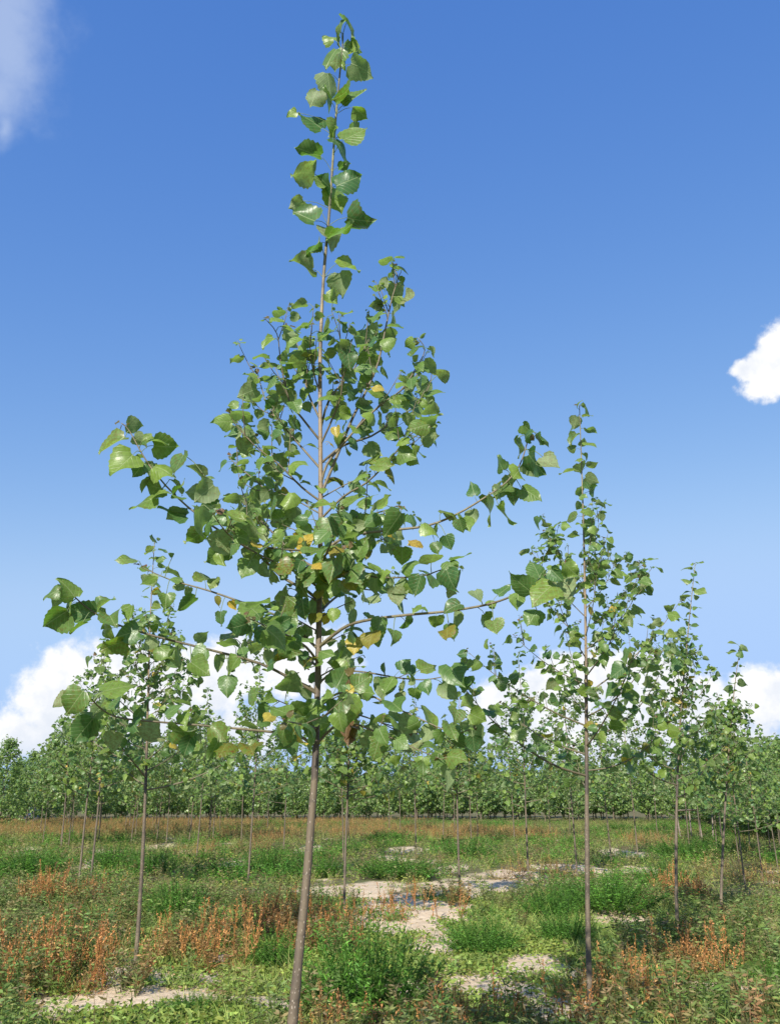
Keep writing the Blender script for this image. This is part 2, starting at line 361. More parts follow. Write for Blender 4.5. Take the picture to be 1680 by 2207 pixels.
def leaf_template(rng, theta, rows, cols, pet=.5, petsides=3, **kw):
    """petiole from the origin along +X, blade drooping by theta towards -Z"""
    P, Fc, U = leaf_blade(rng, rows, cols, **kw)
    c, s = math.cos(theta), math.sin(theta)
    R = np.array([[c, 0, s], [0, 1, 0], [-s, 0, c]])
    end = np.array([pet*(1-.25*math.sin(theta)), 0, -.18*pet*math.sin(theta)])
    P = P @ R.T + end
    if pet > 0 and petsides:
        pts = catmull([(0, 0, 0), (pet*.55, 0, .03), tuple(end)], 1)
        T, TF = tube(pts, [.022, .017, .016], petsides)
        Fc = np.vstack([Fc, TF+len(P)]); P = np.vstack([P, T]); tu = np.zeros((len(T), 3)); tu[:, 1] = .02; U = np.vstack([U, tu])
    return P, Fc, U
rg0 = np.random.default_rng(4)
THETAS = [25, 40, 55, 70, 85, 100]
def bank(rows, cols, pet, petsides, n=4, teeth=.03):
    return [leaf_template(rg0, math.radians(t), rows, cols, pet*rg0.uniform(.85, 1.2), petsides, fold=rg0.uniform(-.1, .65), curl=rg0.uniform(-.25, .85), wave=rg0.uniform(.03, .13),
                          teeth=teeth, wid=rg0.uniform(.82, 1.12)) for t in THETAS for _ in range(n)]
BANK_NEAR = bank(12, 4, .55, 3, teeth=.013)
BANK_MID = bank(4, 2, .5, 3, teeth=0)
BANK_FAR = bank(3, 2, .35, 0, 1, teeth=0)
LEAF_ME = {k: [npmesh('leaf', P, Fc, MAT[k], vec=U) for (P, Fc, U) in BANK_NEAR] for k in 'gyord'}

def frame(pd, up, roll):
    X = pd.normalized(); Z = up - X*up.dot(X)
    if Z.length < 1e-3: Z = X.orthogonal()
    Z.normalize()
    Z = (Matrix.Rotation(roll, 3, X) @ Z); Y = Z.cross(X)
    return Matrix((X, Y, Z)).transposed()

class Leaf:
    __slots__ = ('p', 'm', 's', 'v', 'k', 'mesh')
    def __init__(self, p, m, s, v, k): self.p, self.m, self.s, self.v, self.k, self.mesh = p, m, s, v, k, None

def leaf_on(rng, p, T, angle, size, k='g', lift=.15, drop=None):
    a = T.orthogonal().normalized(); b = T.cross(a)
    rad = a*math.cos(angle) + b*math.sin(angle)
    if rad.z < -.3: rad.z *= .35
    pd = T*rng.uniform(.2, .7) + rad + Vector((0, 0, lift+rng.uniform(-.15, .25)))
    up = Vector((0, 0, 1)) + sun_to*rng.uniform(0, .7) + Vector((rng.uniform(-.35, .35), rng.uniform(-.35, .35), 0))
    if rng.random() < .45:                       # blades that turn their upper face to the sun
        pd.z -= .45; up = sun_to + Vector((rng.uniform(-.5, .5), rng.uniform(-.5, .5), rng.uniform(-.3, .4))); drop = rng.uniform(0, 2.5)
    v = int(rng.integers(0, len(BANK_NEAR))) if drop is None else int(np.clip(rng.normal(drop, 1.6), 0, 5.99))*4 + int(rng.integers(0, 4))
    return Leaf(Vector(p), frame(pd, up, rng.normal(0, .7)), size, v, k)

def walk(poly, step, start):
    """points and tangents along a polyline every step metres from start (fraction)"""
    seg = [(poly[i+1]-poly[i]).length for i in range(len(poly)-1)]; tot = sum(seg); out = []; d = tot*start
    while d < tot:
        acc = 0
        for i, s in enumerate(seg):
            if acc+s >= d:
                out.append((poly[i].lerp(poly[i+1], (d-acc)/max(s, 1e-6)), (poly[i+1]-poly[i]).normalized(), d/tot)); break
            acc += s
        d += step()
    return out, tot

def grow_leaves(rng, poly, size, spacing, start=.2, tip=True, yellow=0.0, drop=3.0, lift=.1, grow=.35, redtip=.5):
    res = []; ang = rng.uniform(0, 6.28)
    pts, tot = walk(poly, lambda: spacing*rng.uniform(.7, 1.4), start)
    for p, T, t in pts:
        ang += 2.4 + rng.uniform(-.4, .4)
        s = size*(1-grow/2+grow*t)*rng.uniform(.6, 1.25); k = 'g'
        if t < .6 and rng.random() < yellow: k = 'y' if rng.random() < .45 else 'o'
        res.append(leaf_on(rng, p, T, ang, s, k, lift, drop))
    if tip:
        T = (poly[-1]-poly[-2]).normalized()
        for i in range(3):
            res.append(leaf_on(rng, poly[-1]-T*.01*i, T, rng.uniform(0, 6.28), size*rng.uniform(.22, .42), 'r' if rng.random() < redtip else 'g', .3, 1))
    return res

def twigs_on(rng, poly, n, length, size, spacing, tlo=.25, thi=.9, **kw):
    tw = []; lv = []
    for i in range(n):
        pts, tot = walk(poly, lambda: 9e9, rng.uniform(tlo, thi)); p, T, t = pts[0]
        a = T.orthogonal().normalized(); b = T.cross(a); an = rng.uniform(0, 6.28)
        d = (T*.7 + (a*math.cos(an)+b*math.sin(an))*.8 + Vector((0, 0, .45))).normalized(); ln = length*rng.uniform(.6, 1.3)
        q = [p, p+d*ln*.5, p+d*ln + Vector((0, 0, ln*.15))]
        tw.append((q, [.0026, .002, .0012])); lv += grow_leaves(rng, q, size, spacing, .25, True, redtip=.12, **kw)
    return tw, lv

def gen_tree(seed, H=4.7, c0=1.6, width=1.05, nbr=19, lean=(0, 0), size=.085, spacing=.062, ntw=2, leader=.74, r0=.023, curve=.06, yellow=.04):
    rng = np.random.default_rng(seed)
    k1 = rng.uniform(0, 6.28); n = 12
    tr = [Vector((lean[0]*(i/n)**1.3 + curve*math.sin(k1+3.2*i/n)*(i/n), lean[1]*(i/n) + curve*math.cos(k1+2.5*i/n)*(i/n), H*i/n)) for i in range(n+1)]
    tr = [tr[0]-Vector((0, 0, .15))] + tr[1:]
    trunk = catmull(tr, 2); rad = [r0*(1-.86*(max(0, p.z)/H)**.9) for p in trunk]
    def tp(z):
        for i in range(len(trunk)-1):
            if trunk[i+1].z >= z: return trunk[i].lerp(trunk[i+1], (z-trunk[i].z)/max(1e-6, trunk[i+1].z-trunk[i].z))
        return trunk[-1]
    br = []; lv = []; az0 = rng.uniform(0, 6.28)
    for i in range(nbr):
        u = (i+rng.uniform(-.3, .3))/(nbr-1); u = min(max(u, 0), 1)
        z = c0 + (H*leader-c0)*u**.9; az_ = az0 + i*2.4 + rng.uniform(-.3, .3)
        ln = width*(1-.50*u)*rng.uniform(.62, 1.2)
        e0 = math.radians(12+38*u+rng.uniform(-8, 8)); e1 = math.radians(38+32*u+rng.uniform(-12, 15))
        p = tp(z); q = [p]; cur = p
        for s in range(5):
            e = e0+(e1-e0)*s/4; az_ += rng.uniform(-.1, .1)
            cur = cur + Vector((math.cos(az_)*math.cos(e), math.sin(az_)*math.cos(e), math.sin(e)))*ln/5; q.append(cur)
        q = catmull(q, 2); r1 = .0035+.0055*(1-u)*ln/width
        br.append((q, [r1*(1-.8*j/(len(q)-1)) for j in range(len(q))]))
        lv += grow_leaves(rng, q, size*(1-.25*u), spacing, .22, True, yellow, 3.2-1.2*u, .1)
        t, l = twigs_on(rng, q, ntw, .17, size*.62, .036, yellow=yellow*.5, drop=2.5); br += t; lv += l
    ld = [p for p in trunk if p.z > H*(leader-.03)]
    lv += grow_leaves(rng, ld, size*1.15, .042, .05, True, yellow*.6, 2.2, .25, .1)
    for i in range(14):
        z = rng.uniform(c0, H*leader); p = tp(z); lv.append(leaf_on(rng, p, Vector((0, 0, 1)), rng.uniform(0, 6.28), size*.8, 'y' if rng.random() < yellow*4 else 'g', 0, 3))
    return trunk, rad, br, lv

def join_leaves(lv, bnk, twig_list=None):
    """one mesh: leaf templates of the bank set at each pose, twigs added"""
    Vs, Fs, Us, Ts, Ms = [], [], [], [], []; off = 0
    rng = np.random.default_rng(len(lv)); order = {'g': 0, 'y': 1, 'o': 2, 'r': 3, 'd': 3}
    for lf in lv:
        P, Fc, U = bnk[lf.v % len(bnk)] if len(bnk) == len(BANK_NEAR) else bnk[(lf.v//4) % len(bnk)]
        m = np.array(lf.m)*lf.s
        Vs.append(P @ m.T + np.array(lf.p)); Fs.append(Fc+off); Us.append(U); Ts.append(np.full(len(P), rng.random())); Ms.append(np.full(len(Fc), order[lf.k])); off += len(P)
    for (q, r) in (twig_list or []):
        P, Fc = tube(q, r, 4); Vs.append(P); Fs.append(Fc+off); Us.append(np.zeros((len(P), 3))); Ts.append(np.zeros(len(P))); Ms.append(np.full(len(Fc), 4)); off += len(P)
    return npmesh('crown', np.vstack(Vs), np.vstack(Fs), [MAT['gj'], MAT['yj'], MAT['oj'], MAT['rj'], TWIG], vec=np.vstack(Us), tint=np.concatenate(Ts), matidx=np.concatenate(Ms))

def empty(name, loc):
    o = bpy.data.objects.new(name, None); o.empty_display_size = .1; o.location = loc; return link(o)
def part(name, me, parent, loc=(0, 0, 0)):
    o = bpy.data.objects.new(name, me); o.parent = parent; o.location = loc; return link(o)

def trunk_mesh(trunk, rad, sides=10):
    rr_ = np.random.default_rng(len(trunk)); rad = [r*(1+rr_.uniform(-.05, .06)) for r in rad]
    P, Fc = tube(trunk, rad, sides); return npmesh('trunk', P, Fc, BARK)

def visible_size(world_p, s):
    d = world_p - Vector((0, 0, CAM_H)); depth = d.y*CP + d.z*SP
    return s/max(depth, .2)
def detailed_tree(label, base, data, group, limit=300):
    trunk, rad, br, lv = data
    root = empty('poplar_tree', base); tag(root, label, 'tree', group)
    hosts = [part('trunk', trunk_mesh(trunk, rad, 12), root)]; hp = [np.array(p) for p in trunk]; hi = [0]*len(trunk)
    for (q, r) in br:
        P, Fc = tube(q, r, 6 if r[0] > .003 else 4); hosts.append(part('branch', npmesh('branch', P, Fc, TWIG), root)); hp += [np.array(p) for p in q]; hi += [len(hosts)-1]*len(q)
    hp = np.array(hp)
    lv = sorted(lv, key=lambda l: -visible_size(Vector(base)+l.p, l.s) - (10 if l.mesh else 0))
    for l in lv[:limit]:
        o = bpy.data.objects.new('leaf', l.mesh or LEAF_ME[l.k][l.v]); o.parent = hosts[hi[int(np.argmin(((hp-np.array(l.p))**2).sum(1)))]]
        if not l.mesh: o.matrix_basis = Matrix.Translation(l.p) @ (l.m*l.s).to_4x4()
        link(o)
    if len(lv) > limit:
        o = part('small_leaves', join_leaves(lv[limit:], BANK_NEAR), root); o['kind'] = 'stuff'
    return root

# ------------------------------------------------------------------ the nearest poplar
D0 = 3.3
TR = [(612, 2420), (618, 2330), (630, 2207), (645, 2050), (660, 1900), (672, 1750), (679, 1650), (685, 1450), (688, 1300), (691, 1100), (690, 900), (690, 760), (697, 600), (710, 450), (720, 300), (728, 200), (737, 110), (739, 72)]
tw = [at(x, y, D0) for x, y in TR]
b0 = tw[0].copy(); gz = gh(b0.x, b0.y)
BASE0 = Vector((at(600, 2500, D0).x-.02, D0, gz))
lo = BASE0 + Vector((0, 0, -.1))
trunk_w = catmull([lo, BASE0.lerp(tw[1], .5) if tw[1].z > gz+.2 else tw[1]] + [p for p in tw if p.z > gz+.35], 4)
PXW = [(2500, 28), (2207, 26), (2000, 22), (1750, 19), (1500, 15), (1300, 13.5), (900, 10), (640, 8), (300, 5.5), (72, 3)]
def px_of(p):
    d = p - Vector((0, 0, CAM_H)); z = d.y*CP + d.z*SP; yv = -d.y*SP + d.z*CP
    return CX + F*d.x/z, CY - F*yv/z, z
ya = [a for a, _ in PXW][::-1]; wa = [b for _, b in PXW][::-1]
rad_w = []
for p in trunk_w:
    x, y, z = px_of(p); rad_w.append(.44*float(np.interp(y, ya, wa))*z/F)
# traced boughs: points on the photograph, depth change at the tip, leaf size, spacing, twigs, droop
BR = [
 ([(683,1495),(640,1470),(560,1430),(450,1400),(330,1370),(250,1345),(200,1318),(165,1290),(140,1262)], -.25, 0.081, 0.047, 1, 3.8, .2),
 ([(672,1605),(640,1585),(560,1575),(430,1563),(330,1555),(250,1545),(210,1520),(190,1495)], -.45, 0.081, 0.046, 1, 3.8, .25),
 ([(688,1300),(665,1276),(607,1243),(556,1196),(460,1135),(380,1070),(320,1000),(280,930),(262,912)], -.1, 0.075, 0.046, 2, 3.2, .2),
 ([(688,1268),(650,1240),(600,1215),(540,1185),(490,1150),(455,1100)], -.5, 0.081, 0.038, 2, 3.4, .2),
 ([(686,1400),(620,1340),(556,1311),(453,1274),(381,1254),(344,1240),(305,1222)], .25, 0.069, 0.053, 0, 3.8, .25),
 ([(690,1190),(665,1187),(581,1181),(530,1160),(480,1110),(455,1055),(440,1025)], -.3, 0.075, 0.040, 2, 3, .25),
 ([(690,1150),(640,1120),(600,1080),(555,1040),(520,1010),(492,985)], .3, 0.071, 0.047, 5, 2.6, .2),
 ([(690,1080),(650,1050),(600,1000),(560,970),(520,930),(492,892)], -.1, 0.070, 0.043, 6, 2.4, .2),
 ([(690,1010),(655,970),(620,930),(580,880),(562,830),(552,790)], .2, 0.075, 0.043, 6, 2.2, .2),
 ([(690,950),(650,900),(622,860),(605,780),(597,720),(572,688)], -.15, 0.075, 0.047, 4, 2.2, .25),
 ([(690,905),(665,850),(650,790),(640,740),(620,700)], .15, 0.070, 0.043, 4, 2, .2),
 ([(687,1395),(710,1375),(750,1348),(800,1335),(880,1325),(960,1318),(1040,1305),(1090,1290),(1130,1270),(1170,1242),(1205,1215)], -.75, 0.065, 0.067, 0, 4, .15),
 ([(690,1190),(730,1165),(760,1152),(850,1142),(920,1133),(980,1110),(1040,1075),(1090,1040),(1120,1000),(1135,955),(1142,930)], -.15, 0.075, 0.054, 0, 3.9, .12),
 ([(689,1262),(702,1237),(727,1227),(810,1244),(906,1242),(947,1229),(990,1222)], -.35, 0.075, 0.037, 1, 4.2, .15),
 ([(686,1487),(693,1467),(727,1448),(781,1448),(852,1460),(906,1465),(947,1460),(1000,1446)], -.2, 0.075, 0.041, 1, 4, .2),
 ([(684,1537),(693,1517),(727,1495),(777,1492),(818,1508),(852,1525),(906,1550),(977,1579),(1025,1568)], -.3, 0.075, 0.041, 1, 4, .2),
 ([(676,1612),(715,1570),(756,1558),(818,1581),(860,1597),(910,1620),(955,1638)], -.3, 0.075, 0.037, 1, 4.2, .18),
 ([(690,1050),(705,1000),(745,950),(790,900),(830,865),(865,840),(895,795),(915,755),(900,728)], -.2, 0.071, 0.037, 6, 2.4, .25),
 ([(690,1070),(725,985),(760,900),(790,840),(815,780),(830,710),(845,640),(857,600),(847,578)], .1, 0.071, 0.037, 6, 2.4, .25),
 ([(690,960),(715,905),(735,850),(737,780),(732,725),(715,672)], -.25, 0.070, 0.037, 5, 2.2, .2),
 ([(690,1120),(740,1070),(790,1040),(840,990),(880,940),(908,922)], -.35, 0.074, 0.043, 5, 2.6, .2),
 ([(690,1000),(740,960),(800,940),(850,905),(900,870),(925,830),(930,800)], .35, 0.071, 0.039, 5, 2.4, .2),
 ([(690,930),(710,860),(760,800),(790,740),(810,700)], .3, 0.075, 0.039, 4, 2.2, .2),
 # boughs that come towards the viewer or point away
 ([(687,1430),(660,1395),(620,1370),(575,1350),(530,1330)], -.8, 0.065, 0.034, 1, 3.8, .3),
 ([(680,1570),(665,1565),(645,1560),(620,1555)], -.8, 0.061, 0.044, 1, 3.6, .3),
 ([(690,1230),(700,1200),(715,1165),(725,1130),(730,1090)], -.7, 0.061, 0.044, 2, 3.0, .25),
 ([(687,1440),(650,1410),(610,1395),(560,1380),(520,1390)], .55, 0.072, 0.037, 2, 3.4, .2),
 ([(689,1320),(720,1290),(760,1270),(820,1275),(870,1290)], .6, 0.072, 0.053, 1, 3.6, .2),
 ([(684,1560),(720,1530),(770,1540),(830,1560),(890,1580)], .6, 0.072, 0.044, 1, 3.8, .2),
 ([(690,1230),(640,1200),(590,1150),(550,1110),(520,1080)], .6, 0.074, 0.033, 4, 3.0, .2),
 ([(690,1130),(730,1120),(790,1110),(830,1100),(855,1090)], -.4, 0.072, 0.034, 2, 3.2, .2),
 ([(690,1130),(740,1130),(780,1150),(820,1160),(850,1180)], .5, 0.076, 0.044, 2, 3.2, .2),
 ([(690,850),(675,800),(668,750),(672,700)], -.2, 0.075, 0.037, 2, 2, .2),
]
rngm = np.random.default_rng(77)
branches = []; leaves = []; samples = []
O = BASE0
for pts, dd, size, sp, ntw, drop, st in BR:
    n = len(pts)-1
    q = [at(x, y, D0 + dd*(i/n)**1.15) for i, (x, y) in enumerate(pts)]
    q = catmull(q, 3); ln = sum((q[i+1]-q[i]).length for i in range(len(q)-1))
    r1 = .0030 + .0042*min(1, ln/1.2)
    ql = [p-O for p in q]
    branches.append((ql, [r1*(1-.72*j/(len(ql)-1)) for j in range(len(ql))]))
    leaves += grow_leaves(rngm, ql, size, sp, st, True, .05 if pts[0][1] > 1100 else .01, drop, .05)
    if ntw:
        t, l = twigs_on(rngm, ql, ntw, .16 if size < .08 else .12, size*.78, .04, yellow=.02, drop=drop-.4); branches += t; leaves += l
    samples += q
# short leafy shoots close to the trunk
for k in range(16):
    y_ = 1075 + k*32; sd = -1 if k % 2 else 1; x_ = 689 - max(0, (y_-1300))*.012; dd_ = rngm.uniform(-.32, .25); ln_ = rngm.uniform(55, 120)
    q = [at(x_, y_, D0), at(x_+sd*ln_*.5, y_-ln_*.28, D0+dd_*.5), at(x_+sd*ln_, y_-ln_*.5, D0+dd_)]
    ql = [p-O for p in catmull(q, 3)]
    branches.append((ql, [.0036*(1-.7*j_/(len(ql)-1)) for j_ in range(len(ql))])); samples += [p+O for p in ql]
    leaves += grow_leaves(rngm, ql, .078, .034, .15, True, .09, 3.4, .05, redtip=.1)
samples_trunk = [p for p in trunk_w if p.z > 1.7]
# small leaves and yellowing old leaves on the trunk itself
for (px, py, k, s) in [(680,1160,'y',.07),(700,1225,'y',.07),(690,1265,'o',.08),(690,1280,'o',.07),(730,930,'y',.06),(703,965,'y',.055),(677,1215,'y',.06),(690,1330,'o',.07),(690,1425,'o',.08),(715,1240,'o',.07),
                       (745,1255,'o',.075),(770,1385,'y',.085),(778,1478,'y',.08),(760,1530,'o',.10),(905,1178,'y',.075),(805,1190,'o',.07),(968,1362,'o',.085),(590,1545,'y',.06),(650,1638,'y',.05),(535,1618,'o',.10),(500,1612,'o',.10),(810,1370,'o',.09),(690,1445,'g',.08),(735,1190,'o',.07),(720,1210,'o',.06),
                       (748,1455,'d',.08),(757,1468,'d',.07),(762,1448,'d',.06),(752,1545,'d',.08),(758,1560,'d',.08),(749,1572,'d',.07),(760,1590,'d',.06),(745,1440,'d',.05),(764,1575,'d',.06)]:
    pw = min(samples+samples_trunk, key=lambda p: (px_of(p)[0]-px)**2 + (px_of(p)[1]-py+14)**2)
    tgt = at(px, py-6, pw.y-.03)
    l = leaf_on(rngm, tgt-O, Vector((0, 0, 1)), rngm.uniform(3.5, 6), s*.85, k, -.1, 3.5)
    l.m = frame(Vector((rngm.uniform(-.6, .6), -.7, .1)), Vector((0, 0, 1)), rngm.normal(0, .4)); leaves.append(l)
for p in samples_trunk[::3]:
    if px_of(p)[1] > 640 or rngm.random() < .8: leaves.append(leaf_on(rngm, p-O, Vector((0, 0, 1)), rngm.uniform(0, 6.28), .07, 'g', .1, 3))

# leaves that can be told apart one by one, each with its own blade and petiole: base, tip, apparent breadth, + upper / - under side
HAND = []
Z1 = lambda x, y: (525+x*.3125, y*.3125)
for bx, by, tx, ty, w in [(670,215,660,130,.4),(715,150,748,280,-.45),(625,265,540,220,.7),(640,340,525,480,.5),(655,370,630,460,.4),(735,285,625,520,.3),(740,440,945,520,-1.0),(580,505,605,650,-.85),(610,710,440,490,.5),
                          (510,625,468,725,-.9),(725,610,590,800,.28),(690,725,905,590,.65),(760,740,835,800,.5),(535,885,365,755,.8),(365,775,305,800,.8),(640,850,600,950,.7),(690,965,910,855,.7),(735,930,795,845,.4),
                          (630,965,735,1095,.38),(530,1075,375,1045,.38),(490,1200,300,1170,-1.2),(640,1285,860,1165,.7),(655,1160,745,1140,.6),(600,1300,522,1215,.6),(600,1300,662,1440,.5),(410,1385,330,1430,-.9),
                          (490,1525,315,1460,.65),(510,1430,435,1475,.5),(715,1500,890,1560,.85),(580,1640,880,1555,.2),(570,1640,690,1560,-1.25),(525,1665,435,1765,.38),(475,1860,322,1790,-.75),(640,1820,770,1870,.5),
                          (655,1885,685,1992,-1.1),(620,1990,610,2060,.3),(1040,1905,1030,1830,.6),(1120,2080,1130,1960,-.8),(960,2090,885,2005,.35)]:
    HAND.append((Z1(bx, by), Z1(tx, ty), w))
Z3 = lambda x, y: (52.5+x*.3646, 875+y*.3646)
for bx, by, tx, ty, w in [(595,185,425,288,.6),(640,290,468,455,.95),(700,340,640,425,.8),(755,175,688,205,.75),(765,235,912,248,1.1),(942,290,848,425,.45),(820,490,648,450,.65),(775,545,608,592,.5),(880,520,975,448,.4),(955,650,800,600,.5),
                          (1050,745,938,825,.9),(1120,470,985,575,-1.0),(1100,560,1130,660,.9),(205,1090,102,1128,.75),(300,1130,222,1018,.95),(255,1212,90,1310,.95),(395,1250,252,1185,.85),(350,1275,262,1362,.5),(428,1205,547,1118,.55),
                          (590,1390,428,1445,.65),(800,1425,905,1500,.95),(985,1515,1100,1600,.8),(1205,1595,1180,1728,1.0),(1345,1175,1335,1322,1.05),(1435,1312,1440,1462,1.05),(1160,1215,1165,1310,.9),(1545,1130,1545,1270,.7),
                          (345,1690,222,1850,.9),(400,1855,280,2012,.85),(535,1925,520,2035,-1.15),(985,1955,938,2090,.75),(1045,1995,1010,2110,.6),(1145,1985,1078,2100,.6),(500,1690,420,1790,.5),(690,1800,640,1870,.8),(250,1700,165,1790,-.8),
                          (1195,845,1060,940,.9),(1150,870,1190,960,.95),(880,885,850,870,.9),(1460,860,1390,920,.8),(640,1180,620,1290,.6),(1010,1130,915,1235,.6),(840,1110,830,1215,1.0),(1130,1020,1095,1100,.7),(1560,1000,1490,940,.9)]:
    HAND.append((Z3(bx, by), Z3(tx, ty), w))
Z4 = lambda x, y: (560+x*.41667, 1050+y*.41667)
for bx, by, tx, ty, w in [(1395,535,1265,440,.85),(1445,470,1400,350,.85),(1515,505,1375,605,.85),(1545,490,1625,615,-.9),(1430,635,1375,730,.95),(1575,395,1650,470,.85),(1180,615,1235,570,.7),(1205,690,1230,775,1.05),(1110,535,1135,615,-.95),
                          (965,535,1020,550,-1.2),(735,310,735,400,1.1),(960,250,990,325,1.0),(905,285,915,355,1.0),(1030,165,1050,240,.9),(980,385,985,470,1.1),(690,740,683,835,.9),(505,775,495,860,1.05),(975,710,990,805,.85),(590,725,610,835,.7),
                          (1020,1150,1000,1240,1.1),(1085,1170,1180,1215,1.0),(1100,1290,1110,1380,1.0),(930,1385,890,1460,.95),(700,1390,705,1450,1.1),(840,1420,845,1510,.8),(180,1140,180,1300,.6),(300,1200,290,1350,.8),(165,1310,170,1400,1.0),(90,1260,40,1290,.7),
                          (1050,990,1060,1060,1.1),(1075,890,1060,960,1.0),(780,920,790,985,.9),(720,1060,740,1120,-1.0),(800,1040,805,1110,1.1),(690,1010,650,1090,.7),(640,910,650,970,.5),(440,500,410,555,-1.1),(700,520,720,620,-1.0),(570,450,530,520,.8),(375,80,385,120,1.0)]:
    HAND.append((Z4(bx, by), Z4(tx, ty), w))
Z5 = lambda x, y: (1050+x*.3965, 831+y*.3965)
for bx, by, tx, ty, w in [(195,212,255,275,.7),(265,270,305,335,.55),(165,285,180,402,.5),(85,458,30,372,.8),(300,388,392,478,-.95),(225,375,320,515,.65),(120,540,18,605,.65),(185,562,308,612,.85),(130,560,150,655,.75),(60,650,142,775,.42),(0,600,30,760,.4)]:
    HAND.append((Z5(bx, by), Z5(tx, ty), w))
cand = samples + [p for p in trunk_w if px_of(p)[1] < 640]
cpx = np.array([px_of(p)[:2] for p in cand])
rgh = np.random.default_rng(12)
for (bx, by), (tx, ty), w in HAND:
    leader_leaf = by < 640 and bx < 790
    j = int(np.argmin((cpx[:, 0]-bx)**2*(1 if not leader_leaf else 1) + (cpx[:, 1]-by-(26 if leader_leaf else -6))**2)); anchor = cand[j]
    dep = anchor.y + (rgh.uniform(-.07, .03))
    B = at(bx, by, dep); view = (B - Vector((0, 0, CAM_H))).normalized()
    T2 = at(tx, ty, dep); flat = (T2-B); ln_app = max(flat.length, .02)
    ratio = min(abs(w), 1.2)
    slant = rgh.uniform(-.45, .45) if ratio < 1.05 else rgh.uniform(.5, .8)*rgh.choice([-1, 1])
    X = (flat.normalized() + view*slant).normalized(); size = ln_app/max(.3, (flat.normalized().dot(X)))
    size = min(size*(1.1 if leader_leaf else .92), .135)
    nrm = -view - X*(-view).dot(X); nrm.normalize()
    tilt = math.acos(min(1.0, ratio/1.0)) * rgh.choice([-1, 1])
    Z = Matrix.Rotation(tilt, 3, X) @ nrm
    if w < 0: Z = -Z
    Y = Z.cross(X)
    P, Fc, U = leaf_blade(rgh, 14, 4, fold=rgh.uniform(-.05, .5), curl=rgh.uniform(-.2, .6), wave=rgh.uniform(.05, .14), teeth=.014, wid=rgh.uniform(.95, 1.1))
    Rm = np.array([X, Y, Z]).T*size
    P = P @ Rm.T + np.array(B-O)
    mid = anchor.lerp(B, .5) + Vector((0, 0, .012)); q = catmull([anchor-O, mid-O, B-O], 2)
    T, TF = tube(q, [.0021, .0018, .0016, .0015, .0014], 4)
    Fc = np.vstack([Fc, TF+len(P)]); P = np.vstack([P, T]); U = np.vstack([U, np.tile([0, .02, 0], (len(T), 1))])
    l = Leaf(B-O, Matrix.Identity(3), size, 0, 'g'); l.mesh = npmesh('leaf', P, Fc, MAT['g'], vec=U); leaves.append(l)
main_tree = detailed_tree('tall young poplar nearest the camera with long leafy boughs and a bare lower trunk', O, ([p-O for p in trunk_w], rad_w, branches, leaves), None)
print('main leaves', len(leaves))

# ------------------------------------------------------------------ the next poplars, with leaves of their own
def tree_at(px, py, weed=.25):
    g = on_ground(px, py, weed); return Vector((g.x, g.y, gh(g.x, g.y)))
NEAR = [ # base px, top px, seed, width, label
 ((1267,2140),(1253,880), 3, 1.15, 'second nearest poplar, right of centre, its leader rising into blue sky'),
 ((295,2044),(345,1165), 8, 1.0, 'young poplar with a leaning pale trunk in the left foreground weeds'),
 ((1455,1985),(1490,1212), 15, .9, 'young poplar right of the second nearest one with its tip bent right'),
 ((1548,1944),(1600,1395), 22, .72, 'straight young poplar with a dark blotched lower trunk near the right edge'),
 ((742,1947),(745,1490), 31, 1.0, 'slim poplar with a straight pale trunk just right of the nearest trunk'),
 ((196,1891),(235,1440), 44, 1.05, 'young poplar rising from rust weeds between the left edge and the leaning pale trunk'),
 ((990,1904),(985,1500), 52, .95, 'slim poplar with a straight trunk midway between the two nearest trunks'),
]
for (b, t, seed, wd, lab) in NEAR:
    base = tree_at(*b); tp_ = at(t[0], t[1], base.y); H = tp_.z-base.z
    dat = gen_tree(seed, H=H, c0=1.55, width=wd, lean=(tp_.x-base.x, 0), nbr=27, leader=.70, size=.094, spacing=.047, ntw=4, r0=.022, yellow=.06)
    detailed_tree(lab, base, dat, 'young poplars planted in the field'); print(lab[:24], tuple(round(v, 2) for v in base), 'H', round(H, 2), len(dat[3]))

# ------------------------------------------------------------------ poplars in the middle distance and the far rows
TPL = []
for s in range(7):
    trunk, rad, br, lv = gen_tree(100+s, H=4.6, c0=1.45+.1*(s % 3), width=1.1+.12*(s % 4), nbr=27, size=.105, spacing=.046, ntw=4, yellow=.02, curve=.07)
    TPL.append((trunk_mesh(trunk, rad, 7), join_leaves(lv, BANK_MID, br)))
def bushy(seed, H, W, nb=70, size=.13, nt_=5, z0=.35):
    rng = np.random.default_rng(seed); lv = []
    tr = [Vector((0, 0, -.1)), Vector((.05, 0, H*.4)), Vector((0, .04, H*.95))]; tr = catmull(tr, 4)
    br = []
    for i in range(nb):
        u = (i+.5)/nb; z = z0 + (H*.93-z0)*u; az_ = i*2.4; ln = W*(1-u)**.75*rng.uniform(.7, 1.1)*(.85+.5*min(1, u*3)) + .12
        d = Vector((math.cos(az_), math.sin(az_), .35+.5*u)); q = [Vector((0, 0, z)), Vector((0, 0, z))+d*ln*.6, Vector((0, 0, z))+d*ln+Vector((0, 0, .1*ln))]
        br.append((q, [.012, .008, .003])); lv += grow_leaves(rng, q, size, .05, .15, True, .01, 3, .1)
        t, l = twigs_on(rng, q, nt_, .4, size*.92, .055, drop=3); lv += l
    return trunk_mesh(tr, [.06*(1-.8*i/(len(tr)-1)) for i in range(len(tr))], 7), join_leaves(lv, BANK_FAR, br)
TPF = [bushy(200+k, 4.4, 1.05+.1*(k % 3), 46, .16, 3, .48) for k in range(5)]
rgt = np.random.default_rng(5)
